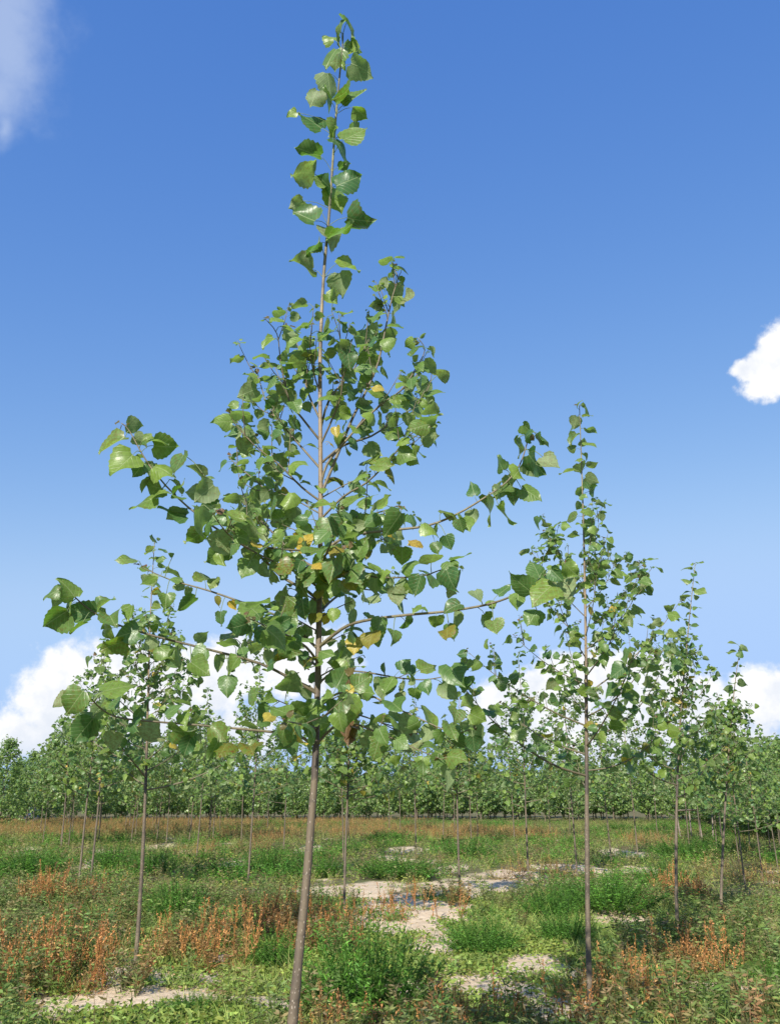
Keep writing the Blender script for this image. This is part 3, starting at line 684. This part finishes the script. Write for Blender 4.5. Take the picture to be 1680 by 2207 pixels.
def simple_tree(tpl, x, y, s, rz, label, group, tilt=(0, 0)):
    r = empty('poplar_tree', (x, y, gh(x, y)-.02)); r.scale = (s, s, s); r.rotation_euler = (tilt[0], tilt[1], rz)
    tag(r, label, 'tree', group); part('trunk', tpl[0], r); c = part('crown', tpl[1], r); c['kind'] = 'stuff'
    return r
ORD = ['first', 'second', 'third', 'fourth', 'fifth', 'sixth', 'seventh', 'eighth', 'ninth', 'tenth', 'eleventh', 'twelfth', 'thirteenth', 'fourteenth', 'fifteenth', 'sixteenth', 'seventeenth', 'eighteenth', 'nineteenth', 'twentieth']
MIDL = sorted([(175,1862),(151,1798),(135,1802),(280,1772),(360,1795),(425,1825),(453,1785),(521,1795),(537,1855),(577,1772),(612,1805)])
MIDC = sorted([(740,1823),(752,1797),(839,1779),(862,1779),(896,1808),(954,1789),(979,1782),(1015,1797),(1028,1789),(1107,1789),(1137,1862),(1184,1783),(1240,1843),(1226,1783)])
MIDR = sorted([(1314,1822),(1371,1817),(1414,1783),(1482,1805),(1506,1792),(1601,1876),(1637,1854),(1657,1822),(1680,1800)])
for lst, txt in ((MIDL, 'from the left among the slim poplars left of the nearest trunk'), (MIDC, 'from the left among the slim poplars between the two nearest trunks'), (MIDR, 'from the left among the slim poplars right of the second nearest trunk')):
    for i, (px, py) in enumerate(lst):
        b = tree_at(px, py, .40)
        simple_tree(TPL[int(rgt.integers(0, 7))], b.x, b.y, rgt.uniform(.90, 1.05)*(.72 if px > 1590 else 1), rgt.uniform(0, 6.28), ORD[i]+' '+txt, 'slim poplars in the middle distance', (rgt.normal(0, .015), rgt.normal(.0, .02)))
# dense rows that close the field; right-hand block comes nearer
far_lab = 'young poplar in the dense far rows that close the field'
nfar = 0
for row in range(8):
    y = 63 + row*2.6
    for x in np.arange(-.50*y-1, .50*y+1, 2.15):
        xx = x + rgt.normal(0, .25); yy = y + rgt.normal(0, .4) - .16*x*(1 if x > 0 else .45)*(1 if x > 0 else -1)*1.0
        if xx < -.36*yy and row < 4: continue
        simple_tree(TPF[int(rgt.integers(0, 5))], xx, yy, rgt.uniform(.64, .95), rgt.uniform(0, 6.28), far_lab, 'far rows of poplars'); nfar += 1
TPR = []
for k in range(4):
    trunk, rad, br, lv = gen_tree(300+k, H=4.6, c0=1.35, width=1.4, nbr=36, size=.13, spacing=.05, ntw=4, yellow=.015, leader=.8)
    TPR.append((trunk_mesh(trunk, rad, 6), join_leaves(lv, BANK_FAR, br)))
right_lab = 'young poplar in the dense block of rows at the right edge'
for row in range(5):
    for k in range(6):
        x = 12.2 + row*2.3 + k*1.1 + rgt.normal(0, .2); y = 22 + k*3.3 + row*.8 + rgt.normal(0, .3)
        if x/y > .54: continue
        simple_tree(TPR[int(rgt.integers(0, 4))], x, y, rgt.uniform(.9, 1.05), rgt.uniform(0, 6.28), right_lab, 'poplar block at the right edge', (rgt.normal(0, .03), rgt.normal(-.05, .06))); nfar += 1
left_lab = 'leafy young poplar in the rows crowding the left background'
for row in range(3):
    for k in range(7):
        px = 95 + k*62 + rgt.uniform(-18, 18); y = 31 + row*7 + rgt.uniform(-2, 2)
        p = at(px, 1720, y); simple_tree(TPR[int(rgt.integers(0, 4))], p.x, y, rgt.uniform(.85, 1.0), rgt.uniform(0, 6.28), left_lab, 'rows crowding the left background', (rgt.normal(0, .02), rgt.normal(0, .02))); nfar += 1
row_lab = 'small leafy poplar among the close rows receding at the right edge'
for k, (px, y) in enumerate([(1530, 26), (1575, 22), (1600, 27), (1625, 24), (1655, 21), (1665, 29), (1690, 24), (1545, 33), (1500, 36)]):
    p = at(px, 1720, y); simple_tree(TPR[k % 4], p.x, y, rgt.uniform(.66, .8), rgt.uniform(0, 6.28), row_lab, 'close rows at the right edge', (rgt.normal(0, .02), rgt.normal(-.03, .03))); nfar += 1
print('far', nfar)
# older bushy trees on the left, behind the field
BU = [bushy(1, 5.4, 1.15), bushy(2, 5.2, 1.1)]
for i, (px, y, s, lab) in enumerate([(8, 46, .84, 'tall bushy tree with a thin tip at the left edge of the photo'), (66, 52, .80, 'cone-shaped bushy tree beside the dark gap at far left'), (112, 54, .84, 'bushy tree behind the left rows, right of the cone-shaped one'),
                                     (150, 58, .9, 'bushy tree half hidden behind the left rows of poplars'), (36, 66, .8, 'dim bushy tree in the dark gap at far left')]):
    p = at(px, 1700, y); r = empty('bushy_tree', (p.x, y, gh(p.x, y))); r.scale = (s, s, s); r.rotation_euler.z = i*1.3
    tag(r, lab, 'tree', 'bushy trees at the left'); part('trunk', BU[i % 2][0], r); c = part('crown', BU[i % 2][1], r); c['kind'] = 'stuff'
for i, (px, y, s) in enumerate([(1560, 50, 1.0), (1605, 42, .95), (1640, 37, .9), (1675, 34, .9), (1715, 33, .95), (1650, 46, 1.1), (1520, 54, 1.0)]):
    p = at(px, 1700, y); r = empty('bushy_tree', (p.x, y, gh(p.x, y))); r.scale = (s*1.7, s*1.7, s*.72); r.rotation_euler.z = i*1.7
    tag(r, 'dark leafy tree of the wood behind the right-hand rows', 'tree', 'wood behind the right-hand rows'); part('trunk', BU[i % 2][0], r); c = part('crown', BU[i % 2][1], r); c['kind'] = 'stuff'

# ------------------------------------------------------------------ weeds
def jit(rng, c, a=.25):
    c = np.array(c); return c*rng.uniform(1-a, 1+a) * (1+rng.uniform(-.08, .08, 3))
class PB:                                    # plant builder: triangles with a colour
    def __init__(self): self.V, self.F, self.C = [], [], []
    def blade(self, rng, p, d, ln, w, bend, col, seg=2, tipc=None):
        p = np.array(p, float); d = np.array(d, float); d /= np.linalg.norm(d); side = np.cross(d, [0, 0, 1]);
        if np.linalg.norm(side) < 1e-3: side = np.array([1., 0, 0])
        side /= np.linalg.norm(side); a = rng.uniform(0, 3.14); side = side*math.cos(a) + np.cross(d, side)*math.sin(a)
        i0 = len(self.V); hd = np.array([d[0], d[1], 0]); n = np.linalg.norm(hd); hd = hd/n if n > 1e-3 else np.array([math.cos(a), math.sin(a), 0])
        for s in range(seg+1):
            t = s/seg; c = p + d*ln*t + (hd*.6 - np.array([0, 0, .5]))*bend*ln*t*t; ww = w*(1-t**1.5)*.5
            cc = np.array(col) if tipc is None else np.array(col)*(1-t) + np.array(tipc)*t
            if s < seg: self.V += [c-side*ww, c+side*ww]; self.C += [cc, cc]
            else: self.V.append(c); self.C.append(cc)
        for s in range(seg-1):
            i = i0+2*s; self.F += [(i, i+1, i+3), (i, i+3, i+2)]
        i = i0+2*(seg-1); self.F.append((i, i+1, i+2))
    def leaf(self, rng, p, d, ln, w, col):
        p = np.array(p, float); d = np.array(d, float); d /= np.linalg.norm(d)+1e-9
        r = rng.normal(size=3); s = np.cross(d, r); s /= np.linalg.norm(s)+1e-9; i = len(self.V)
        self.V += [p, p+d*ln*.45+s*w*.5, p+d*ln, p+d*ln*.45-s*w*.5]; self.C += [np.array(col)]*4; self.F += [(i, i+1, i+2), (i, i+2, i+3)]
    def stem(self, p, q, w, col):
        p = np.array(p, float); q = np.array(q, float); i = len(self.V)
        for k in range(3):
            a = k*2.094; o = np.array([math.cos(a)*w, math.sin(a)*w, 0]); self.V += [p+o, q+o*.5]; self.C += [np.array(col)]*2
        for k in range(3):
            a = i+2*k; b = i+2*((k+1) % 3); self.F += [(a, b, b+1), (a, b+1, a+1)]
    def get(self): return np.array(self.V, np.float32), np.array(self.F, np.int32), np.array(self.C, np.float32)

C_FERN, C_FERN2, C_LOW, C_GRASS = (0.062, 0.165, 0.022), (0.12, 0.23, 0.035), (0.185, 0.27, 0.064), (0.25, 0.32, 0.10)
C_RUST, C_RUST2, C_STRAW, C_BROWN = (0.52, 0.26, 0.085), (0.36, 0.18, 0.075), (0.40, 0.29, 0.12), (0.21, 0.15, 0.07)
def sph(rng):
    a = rng.uniform(0, 6.28); return np.array([math.cos(a), math.sin(a)])
def t_grass(rng, n=14, h=.28, col=C_GRASS):
    b = PB()
    for i in range(n):
        a = sph(rng); r = rng.uniform(0, .05); c = jit(rng, col)
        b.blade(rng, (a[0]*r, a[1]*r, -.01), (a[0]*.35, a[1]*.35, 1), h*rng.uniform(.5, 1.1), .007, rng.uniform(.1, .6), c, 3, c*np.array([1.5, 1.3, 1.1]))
    return b.get()
def t_low(rng, n=16, h=.07, r=.11, col=C_LOW):
    b = PB()
    for i in range(n):
        a = sph(rng); rr = r*math.sqrt(rng.uniform(0, 1)); z = h*rng.uniform(.1, 1)*(1-.5*rr/r)
        b.leaf(rng, (a[0]*rr, a[1]*rr, z), (rng.normal(), rng.normal(), rng.uniform(-.1, .6)), rng.uniform(.025, .05), rng.uniform(.012, .022), jit(rng, col, .35))
    return b.get()
def t_fern(rng, n=46, h=.45, r=.40, leafl=11, col=C_FERN, col2=C_FERN2, lf=1.0):
    b = PB()
    for i in range(n):
        a = sph(rng); rr = r*math.sqrt(rng.uniform(0, 1)); top = h*(rng.uniform(.45, 1.0) if rng.random() < .85 else rng.uniform(1.0, 1.3))*(1-.45*(rr/r)**2); base = np.array([a[0]*rr*.45, a[1]*rr*.45, 0]); tip = np.array([a[0]*rr, a[1]*rr, top])
        cc = jit(rng, np.array(col)*(1-.5*rng.random())+np.array(col2)*.6*rng.random(), .3)
        b.stem(base, tip, .003, cc*.8)
        for k in range(leafl):
            t = .25+.75*(k+rng.random())/leafl; p = base*(1-t)+tip*t; s = sph(rng)
            d = np.array([s[0], s[1], rng.uniform(.1, .8)]); ln = lf*rng.uniform(.05, .10)*(1.1-.5*t)
            b.leaf(rng, p, d, ln, ln*.28, cc*rng.uniform(.85, 1.25)); d2 = d+rng.normal(size=3)*.5; b.leaf(rng, p+d/np.linalg.norm(d)*ln*.35, d2, ln*.7, ln*.22, cc*rng.uniform(.85, 1.3))
    return b.get()
def t_dock(rng, n=7, h=.55, r=.16, col=C_RUST, col2=C_RUST2, seeds=34):
    b = PB()
    for i in range(n):
        a = sph(rng); rr = r*rng.uniform(.1, 1); base = np.array([a[0]*rr, a[1]*rr, 0]); hh = h*rng.uniform(.3, 1.1)
        ln_ = rng.uniform(0, .32) if rng.random() < .35 else rng.uniform(0, .12); tip = base + np.array([a[0]*ln_, a[1]*ln_, hh*(1-ln_)]); c = jit(rng, np.array(col)*.6+np.array(col2)*.4 if rng.random() < .55 else (col2 if rng.random() < .5 else C_STRAW), .3)
        b.stem(base, tip, .004, c*.8)
        for s in range(int(rng.integers(1, 4))):
            t = rng.uniform(.3, .7); p = base*(1-t)+tip*t; sd = sph(rng); q = p+np.array([sd[0]*.06, sd[1]*.06, rng.uniform(.10, .22)]); b.stem(p, q, .0025, c)
            for k in range(seeds//4): tt = rng.uniform(.2, 1); b.leaf(rng, p*(1-tt)+q*tt, rng.normal(size=3)+np.array([0, 0, .8]), rng.uniform(.012, .03), .012, c*rng.uniform(.7, 1.5))
        for k in range(seeds):
            t = rng.uniform(.30, 1.0)**.8; b.leaf(rng, base*(1-t)+tip*t, rng.normal(size=3)+np.array([0, 0, .9]), rng.uniform(.014, .035), rng.uniform(.008, .014), c*rng.uniform(.7, 1.5))
    for i in range(n*3):
        a = sph(rng); b.blade(rng, (a[0]*r*.5, a[1]*r*.5, 0), (a[0], a[1], rng.uniform(.3, 1.5)), rng.uniform(.10, .25), .016, .8, jit(rng, C_STRAW if rng.random() < .4 else col2, .3), 2)
    return b.get()
def t_herb(rng, n=7, h=.34, col=(0.18, 0.23, 0.07), col2=(0.22, 0.18, 0.08)):
    b = PB()
    for i in range(n):
        a = sph(rng); rr = .12*rng.random(); base = np.array([a[0]*rr*.4, a[1]*rr*.4, 0]); tip = np.array([a[0]*(rr+.05), a[1]*(rr+.05), h*rng.uniform(.5, 1.1)]); c = jit(rng, col if rng.random() < .6 else col2, .3); b.stem(base, tip, .003, c*.8)
        for k in range(12):
            t = rng.uniform(.15, 1); s = sph(rng); b.leaf(rng, base*(1-t)+tip*t, (s[0], s[1], rng.uniform(-.2, .7)), rng.uniform(.03, .07), rng.uniform(.010, .02), c*rng.uniform(.7, 1.3))
    return b.get()
rw = np.random.default_rng(31)
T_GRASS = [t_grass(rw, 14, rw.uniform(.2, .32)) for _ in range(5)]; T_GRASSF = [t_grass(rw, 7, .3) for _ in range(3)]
T_LOW = [t_low(rw, 18) for _ in range(6)]; T_LOWF = [t_low(rw, 12, .14, .22) for _ in range(3)]
T_FERN = [t_fern(rw) for _ in range(4)]; T_FERNF = [t_fern(rw, 26, .42, .42, 6) for _ in range(3)]
T_DOCK = [t_dock(rw) for _ in range(5)]; T_DOCKF = [t_dock(rw, 5, .46, .2, (0.46, 0.28, 0.10), (0.31, 0.21, 0.085), seeds=12) for _ in range(3)]
T_HERB = [t_herb(rw) for _ in range(5)]; T_HERBF = [t_herb(rw, 4) for _ in range(3)]
T_GREENH = [t_herb(rw, 8, .34, (0.13, 0.205, 0.05), (0.19, 0.225, 0.075)) for _ in range(4)]
T_RHERB = [t_herb(rw, 7, .34, (0.25, 0.19, 0.075), (0.33, 0.21, 0.09)) for _ in range(4)]

def scatter(name, tpls, P, S, lab, cat, zs=None, tintv=.22, cvar=None):
    rng = np.random.default_rng(len(P)+7); n = len(P); which = rng.integers(0, len(tpls), n); yaw = rng.uniform(0, 6.28, n); Vs, Fs, Cs = [], [], []; off = 0
    tint = rng.uniform(1-tintv, 1+tintv, (n, 1)) * (1+rng.uniform(-.1, .1, (n, 3)))
    if cvar is not None: tint = tint*cvar
    zs = np.ones(n) if zs is None else zs
    for w, (TV, TF, TC) in enumerate(tpls):
        idx = np.where(which == w)[0]
        if not len(idx): continue
        c, s = np.cos(yaw[idx])[:, None], np.sin(yaw[idx])[:, None]; sc = S[idx][:, None]
        X = (TV[None, :, 0]*c - TV[None, :, 1]*s)*sc + P[idx, 0][:, None]; Y = (TV[None, :, 0]*s + TV[None, :, 1]*c)*sc + P[idx, 1][:, None]
        Z = TV[None, :, 2]*sc*zs[idx][:, None] + P[idx, 2][:, None]
        m = len(TV); Vs.append(np.stack([X, Y, Z], -1).reshape(-1, 3)); Fs.append((TF[None]+(np.arange(len(idx))*m)[:, None, None]).reshape(-1, 3)+off); off += m*len(idx)
        Cs.append(np.clip(TC[None]*tint[idx][:, None, :], 0, .9).reshape(-1, 3))
    me = npmesh(name, np.vstack(Vs), np.vstack(Fs), PLANT, col=np.vstack(Cs), smooth=False)
    o = link(bpy.data.objects.new(name, me)); tag(o, lab, cat, kind='stuff'); print(name, n, len(me.polygons)); return o
def sprinkle(rng, n, y0, y1, power=1.0):
    """points spread over the part of the field in view, between distances y0 and y1, evenly per ground area"""
    y = np.sqrt(rng.uniform(y0**2, y1**2, n)); x = rng.uniform(-.53, .53, n)*y + rng.uniform(-.6, .6, n)
    return np.stack([x, y, ground_h(x, y)-.005], 1)
# patches of rusty docks and of green bushes, by where they grow in the field
def region(lst):
    out = []
    for (px, py, rx, ry) in lst:
        c = on_ground(px, py, .15); n = on_ground(px, py+ry, .15); f = on_ground(px, max(py-ry, 1748), .15); out.append((c.x, .5*(n.y+f.y), rx*c.y/F, max(.3, .5*(f.y-n.y))))
    return out
def infield(P, R, s=9, soft=.7):
    b = np.full(len(P), -2.0)
    for (cx, cy, rx, ry) in R: b = np.maximum(b, 1-np.sqrt(((P[:, 0]-cx)/rx)**2+((P[:, 1]-cy)/ry)**2))
    return b + soft*(fbm(P[:, 0]*.9, P[:, 1]*.6, s, 3)-.5)
RUST_R = region([(240,1785,260,18),(560,1800,120,14),(640,1975,110,22),(870,1955,110,22),(700,2010,60,18),(1180,1872,120,16),(1405,1812,50,10),(1610,1880,50,18),(40,2090,80,55),(200,2075,110,28),(150,1985,40,30),(1310,2165,110,35),(1120,2190,260,14),(720,2195,60,14),
                 (120,1930,90,18),(440,2040,120,24),(1340,2110,70,24),(1500,2050,60,20),(540,1830,40,12),(430,1835,40,10),(1480,1920,40,14),(1660,1840,40,10),(850,1790,260,10),(1050,1800,200,8)])
BARE_W = lambda P: bare(P[:, 0], P[:, 1])
LOWZ = region([(300, 2185, 260, 60), (1080, 2120, 200, 60), (880, 2050, 160, 50), (900, 1985, 150, 40)])
lowz = lambda P: infield(P, LOWZ, 41, .5)
# 1 low creeping cover
P = sprinkle(rw, 17000, 6.0, 15); b = BARE_W(P); P = P[(rw.random(len(P)) < np.clip(.95-b*1.8, .06, 1))]
scatter('ground_cover', T_LOW, P, rw.uniform(.7, 1.5, len(P)), 'low creeping green weeds spread over the sand', 'weeds', cvar=np.stack([.75+.6*fbm(P[:, 0]*.7, P[:, 1]*.5, 71), .85+.3*fbm(P[:, 0]*.7, P[:, 1]*.5, 71), np.full(len(P), .95)], 1))
P = sprinkle(rw, 22000, 15, 62); b = BARE_W(P); P = P[(rw.random(len(P)) < np.clip(.9-b*1.5, .12, 1))]
scatter('ground_cover', T_LOWF, P, rw.uniform(.8, 1.8, len(P)), 'low green weeds spread over the far part of the field', 'weeds', cvar=np.stack([.8+.8*fbm(P[:, 0]*.2, P[:, 1]*.15, 72), .85+.35*fbm(P[:, 0]*.2, P[:, 1]*.15, 72), np.full(len(P), .95)], 1))
# 2 grass
P = sprinkle(rw, 5200, 4.6, 15); b = BARE_W(P); g = fbm(P[:, 0]*.8, P[:, 1]*.5, 51, 3); P = P[(g > .44) & (b < .15) & (lowz(P) < .25)]
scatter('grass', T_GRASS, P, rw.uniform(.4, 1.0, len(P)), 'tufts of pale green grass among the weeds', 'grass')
P = sprinkle(rw, 9000, 15, 62); b = BARE_W(P); P = P[b < .3]
scatter('grass', T_GRASSF, P, rw.uniform(.8, 1.4, len(P)), 'pale green grass over the far part of the field', 'grass')
# 3 mixed herbs
P = sprinkle(rw, 3000, 4.6, 15); b = BARE_W(P); g = fbm(P[:, 0]*.6, P[:, 1]*.4, 61, 3); P = P[(g > .48) & (b < .0) & (lowz(P) < .15)]
scatter('leafy_weeds', T_HERB+T_GREENH, P, rw.uniform(.5, 1.15, len(P)), 'knee-high olive and brown leafy weeds', 'weeds')
foot = []
for (b_, t_, sd_, wd_, lab_) in NEAR:
    q_ = tree_at(*b_)
    for k in range(9):
        foot.append((q_.x+rw.normal(0, .16), q_.y-rw.uniform(.05, .8)))
foot = np.array(foot); PF = np.stack([foot[:, 0], foot[:, 1], ground_h(foot[:, 0], foot[:, 1])-.005], 1)
scatter('leafy_weeds', T_HERB+T_RHERB, PF, rw.uniform(.7, 1.15, len(PF)), 'leafy weeds crowding the feet of the nearer poplars', 'weeds')
P = sprinkle(rw, 6000, 15, 62); b = BARE_W(P); P = P[b < .2]
scatter('leafy_weeds', T_HERBF, P, rw.uniform(.7, 1.3, len(P)), 'olive leafy weeds over the far part of the field', 'weeds')
TALL_R = region([(1480, 2120, 230, 90), (1600, 2020, 120, 60), (1330, 2150, 90, 50), (90, 2010, 150, 60), (60, 2110, 110, 60), (260, 2010, 90, 30), (430, 2010, 90, 30), (1420, 2030, 60, 40)])
P = sprinkle(rw, 2600, 5.0, 15); P = P[(infield(P, TALL_R, 47, .8) > .08) & (BARE_W(P) < .3)]
scatter('leafy_weeds', T_GREENH+T_GREENH+T_HERB+T_RHERB[:2], P, rw.uniform(.6, 1.3, len(P)), 'taller olive and brown weeds in the left and right foreground', 'weeds')
P = sprinkle(rw, 1500, 4.6, 16); P = P[(infield(P, RUST_R, 13) > .25) & (BARE_W(P) < .25)]
scatter('withered_weeds', T_RHERB, P, rw.uniform(.5, 1.15, len(P)), 'low withered brown weeds around the rusty stalks', 'weeds')
# 4 rusty docks beyond counting, further off
P = sprinkle(rw, 12000, 16, 62); f = infield(P, RUST_R, 17, .9); band = np.clip((P[:, 1]-26)/14, 0, 1)*(fbm(P[:, 0]*.22, P[:, 1]*.2, 77, 3)-.42)*2.2*np.clip(.8-P[:, 0]/14, .05, 1.25)
P = P[(np.maximum(f, band) > .16)]
scatter('rusty_weeds', T_DOCKF, P, rw.uniform(.6, 1.15, len(P)), 'rusty brown dry weed stalks across the far field', 'weeds')
P = sprinkle(rw, 2100, 15, 60); g = fbm(P[:, 0]*.3, P[:, 1]*.22, 88, 3); P = P[(g > .47) & (BARE_W(P) < .2) & (infield(P, RUST_R, 17) < .1)]
scatter('fern_weeds', T_FERNF, P, rw.uniform(.7, 1.5, len(P)), 'feathery green bushy weeds in the far field', 'weeds', zs=rw.uniform(.6, 1., len(P)))
# 5 feathery green bushes that stand on their own
def plant_mesh(name, t, tint=(1, 1, 1)): return npmesh(name, t[0], t[1], PLANT, col=t[2]*np.array(tint), smooth=False)
FERN_ME = [plant_mesh('weed_bush', t_fern(rw, 210, .52, .50, 17, lf=.58)) for _ in range(4)]
BUSH = [ # px of base centre, width px, height factor, label
 (790,2190,240,1.35,'largest feathery dark green weed bush right of the nearest trunk at the bottom'), (590,2072,110,1.0,'rounded green weed bush directly left of the nearest trunk'), (385,1985,130,.95,'wide bright green weed bush right of the leaning pale trunk'),
 (1040,2040,140,.9,'green weed bush beside the sandy path, left of the second nearest trunk'), (1215,2020,110,1.0,'green weed bush just left of the second nearest trunk'), (1310,1965,190,1.0,'broad green weed bush behind the second nearest trunk'),
 (1180,1975,120,.85,'green weed bush at the right end of the sandy path'), (60,1880,150,1.0,'long green weed bush at the left edge in the mid field'), (240,1868,90,1.0,'green weed bush right of two thin left trunks'), (330,1880,100,.9,'small green weed bush below the left rows of poplars'),
 (580,1880,90,.85,'green weed bush left of the nearest trunk in the mid field'), (850,1890,160,.8,'wide low green weed bush behind the rusty stalks right of centre'), (690,1885,100,.85,'green weed bush just right of the nearest trunk, mid field'), (1010,1845,120,.8,'green weed bush around the slim central trunk'),
 (1480,1850,150,.85,'green weed bush along the track at right'), (1430,1900,110,.9,'green weed bush left of the bent-tipped poplar'), (1560,1835,120,.8,'green weed bush in front of the dark wood at right'), (300,2120,70,.55,'small leafy green bush beside the sand at lower left'),
 (1660,2100,120,.6,'low green weed bush at the right edge'), (1500,2160,150,.55,'low green weed bush at the lower right corner'), (420,2180,130,.45,'low green weed bush at the bottom left of the nearest trunk'), (930,2150,110,.6,'green weed bush at the right flank of the largest bush'), (700,2130,110,.7,'green weed bush between the nearest trunk and the largest bush'),
 (1330,1790,60,.8,'dark green weed bush in the far field right of centre'), (830,1815,70,.8,'dark green weed bush in the far field right of the nearest trunk')]
for i, (px, py, wpx, hf, lab) in enumerate(BUSH):
    g = on_ground(px, py, .03); s = max(.4, 1.18*wpx*g.y/F/.9)
    o = link(bpy.data.objects.new('weed_bush', FERN_ME[i % 4])); o.location = (g.x, g.y, gh(g.x, g.y)-.02); o.rotation_euler.z = i*1.1; o.scale = (s, s, min(1.25, max(.6, s))*hf*.95)
    tag(o, lab, 'weed', 'feathery green weed bushes')
# 6 rusty dock clumps near the camera
DOCK_ME = [plant_mesh('rusty_weed', t_dock(rw, 6, .55, .26, seeds=34)) for _ in range(5)]
ZONES = [(60, 2100, 'at the lower left edge of the photo'), (220, 2060, 'just left of the leaning pale trunk'), (440, 2040, 'between the leaning pale trunk and the nearest trunk'), (640, 1985, 'behind the nearest trunk'), (880, 1955, 'along the near side of the sandy path'),
         (1190, 1875, 'beyond the sandy path, right of centre'), (1310, 2150, 'at the foot of the second nearest poplar'), (1050, 2195, 'along the bottom edge right of centre'), (1520, 2030, 'around the bent-tipped poplar at right'), (130, 1940, 'in the mid field at left'), (1620, 1890, 'below the right-hand rows')]
P = sprinkle(rw, 2400, 4.8, 16); f = infield(P, RUST_R, 13, .8); P = P[(f+rw.uniform(-.18, .18, len(P)) > .2) & (BARE_W(P) < .5)][:290]
for i, p in enumerate(P):
    o = link(bpy.data.objects.new('rusty_weed', DOCK_ME[i % 5])); o.location = tuple(p); s = rw.uniform(.55, 1.12)*(.85 if p[1] < 7 else 1); o.scale = (s, s, s*rw.uniform(.8, 1.1)); o.rotation_euler.z = rw.uniform(0, 6.28)
    ix, iy, _z = px_of(Vector(o.location))
    zone = min(ZONES, key=lambda z: (z[0]-ix)**2 + ((z[1]-iy)*2)**2)[2]
    tag(o, 'clump of dry rusty-brown stalks '+zone, 'weed', 'rusty stalks '+zone)
print('docks', len(P))

def t_clod(rng):
    b = PB(); r = rng.uniform(.6, 1.2, 6)
    q = [np.array(v)*k for v, k in zip(((1, 0, 0), (0, 1, 0), (-1, 0, 0), (0, -1, 0), (0, 0, .7), (0, 0, -.5)), r)]
    b.V += q; b.C += [np.array((0.56, 0.445, 0.31))]*6
    for k in range(4): b.F += [(k, (k+1) % 4, 4), ((k+1) % 4, k, 5)]
    return b.get()
P = sprinkle(rw, 16000, 6, 17); bb = BARE_W(P); P = P[(bb > .0) & (rw.random(len(P)) < .75)]
scatter('soil_clods', [t_clod(rw) for _ in range(6)], P, .006+.022*rw.random(len(P))**3, 'crumbs and small clods of dry sandy soil', 'soil')
P = sprinkle(rw, 2600, 6, 17); bb = BARE_W(P); P = P[(bb > -.35) & (bb < .6)]
scatter('dry_litter', [t_low(rw, 9, .03, .12, (0.42, 0.31, 0.17)) for _ in range(4)], P, rw.uniform(.5, 1.2, len(P)), 'dry leaf litter and withered sprigs on the sand', 'litter')
# ------------------------------------------------------------------ small things at the field edge
def flatmat(name, c, rough=.7):
    m, nt = newmat(name); g = N(nt, 'ShaderNodeTexCoord'); n1 = noise(nt, g.outputs['Object'], 14, 4)
    col = mixc(nt, maprange(nt, n1.outputs['Fac'], .3, .7), c, tuple(v*.65 for v in c)); p = N(nt, 'ShaderNodeBsdfPrincipled'); L(nt, col, p.inputs['Base Color']); p.inputs['Roughness'].default_value = rough; finish(nt, p.outputs[0]); return m
POLE = flatmat('weathered_pole', (0.22, 0.18, 0.14)); BLUE = flatmat('blue_sheet', (0.02, 0.035, 0.075), .6)
fr = empty('pole_fence', (0, 0, 0)); y0 = 33.0
pts = [at(px, 1760, y0) for px in (1462, 1490, 1520, 1548, 1575)]; fr.location = (pts[0].x, y0, gh(pts[0].x, y0)); Of = Vector(fr.location)
for i, p in enumerate(pts):
    a_ = Vector((p.x, y0+.3*i, gh(p.x, y0+.3*i)-.1)); b_ = a_ + Vector((rw.uniform(-.12, .12), 0, 1.2)); P_, F_ = tube([a_-Of, b_-Of], [.032, .026], 7); part('post', npmesh('post', P_, F_, POLE), fr)
a_ = Vector((pts[0].x-.1, y0-.06, Of.z+1.08)); b_ = Vector((pts[-1].x+.05, y0+1.14, Of.z+1.14)); P_, F_ = tube([a_-Of, b_-Of], [.032, .028], 7); part('rail', npmesh('rail', P_, F_, POLE), fr)
tag(fr, 'rough fence of pale poles and one rail at the edge of the wood', 'fence')
g = at(72, 1748, 62); bs = [(x, y, z) for z in (0, 1) for (x, y) in ((-.55, -.3), (.55, -.3), (.55, .3), (-.55, .3))]
V_ = np.array([(x*(1-.25*z), y*(1-.3*z), z*1.0 - .05) for x, y, z in bs]); F_ = np.array([(0, 1, 5, 4), (1, 2, 6, 5), (2, 3, 7, 6), (3, 0, 4, 7), (4, 5, 6, 7)])
me = npmesh('blue_sheet', V_, F_, BLUE, smooth=False); o = link(bpy.data.objects.new('blue_sheet', me)); o.location = (g.x, 62, gh(g.x, 62)); o.scale = (.9, 1, 1.1)
tag(o, 'small dark blue covered heap in the gap between the trees at far left', 'sheet')
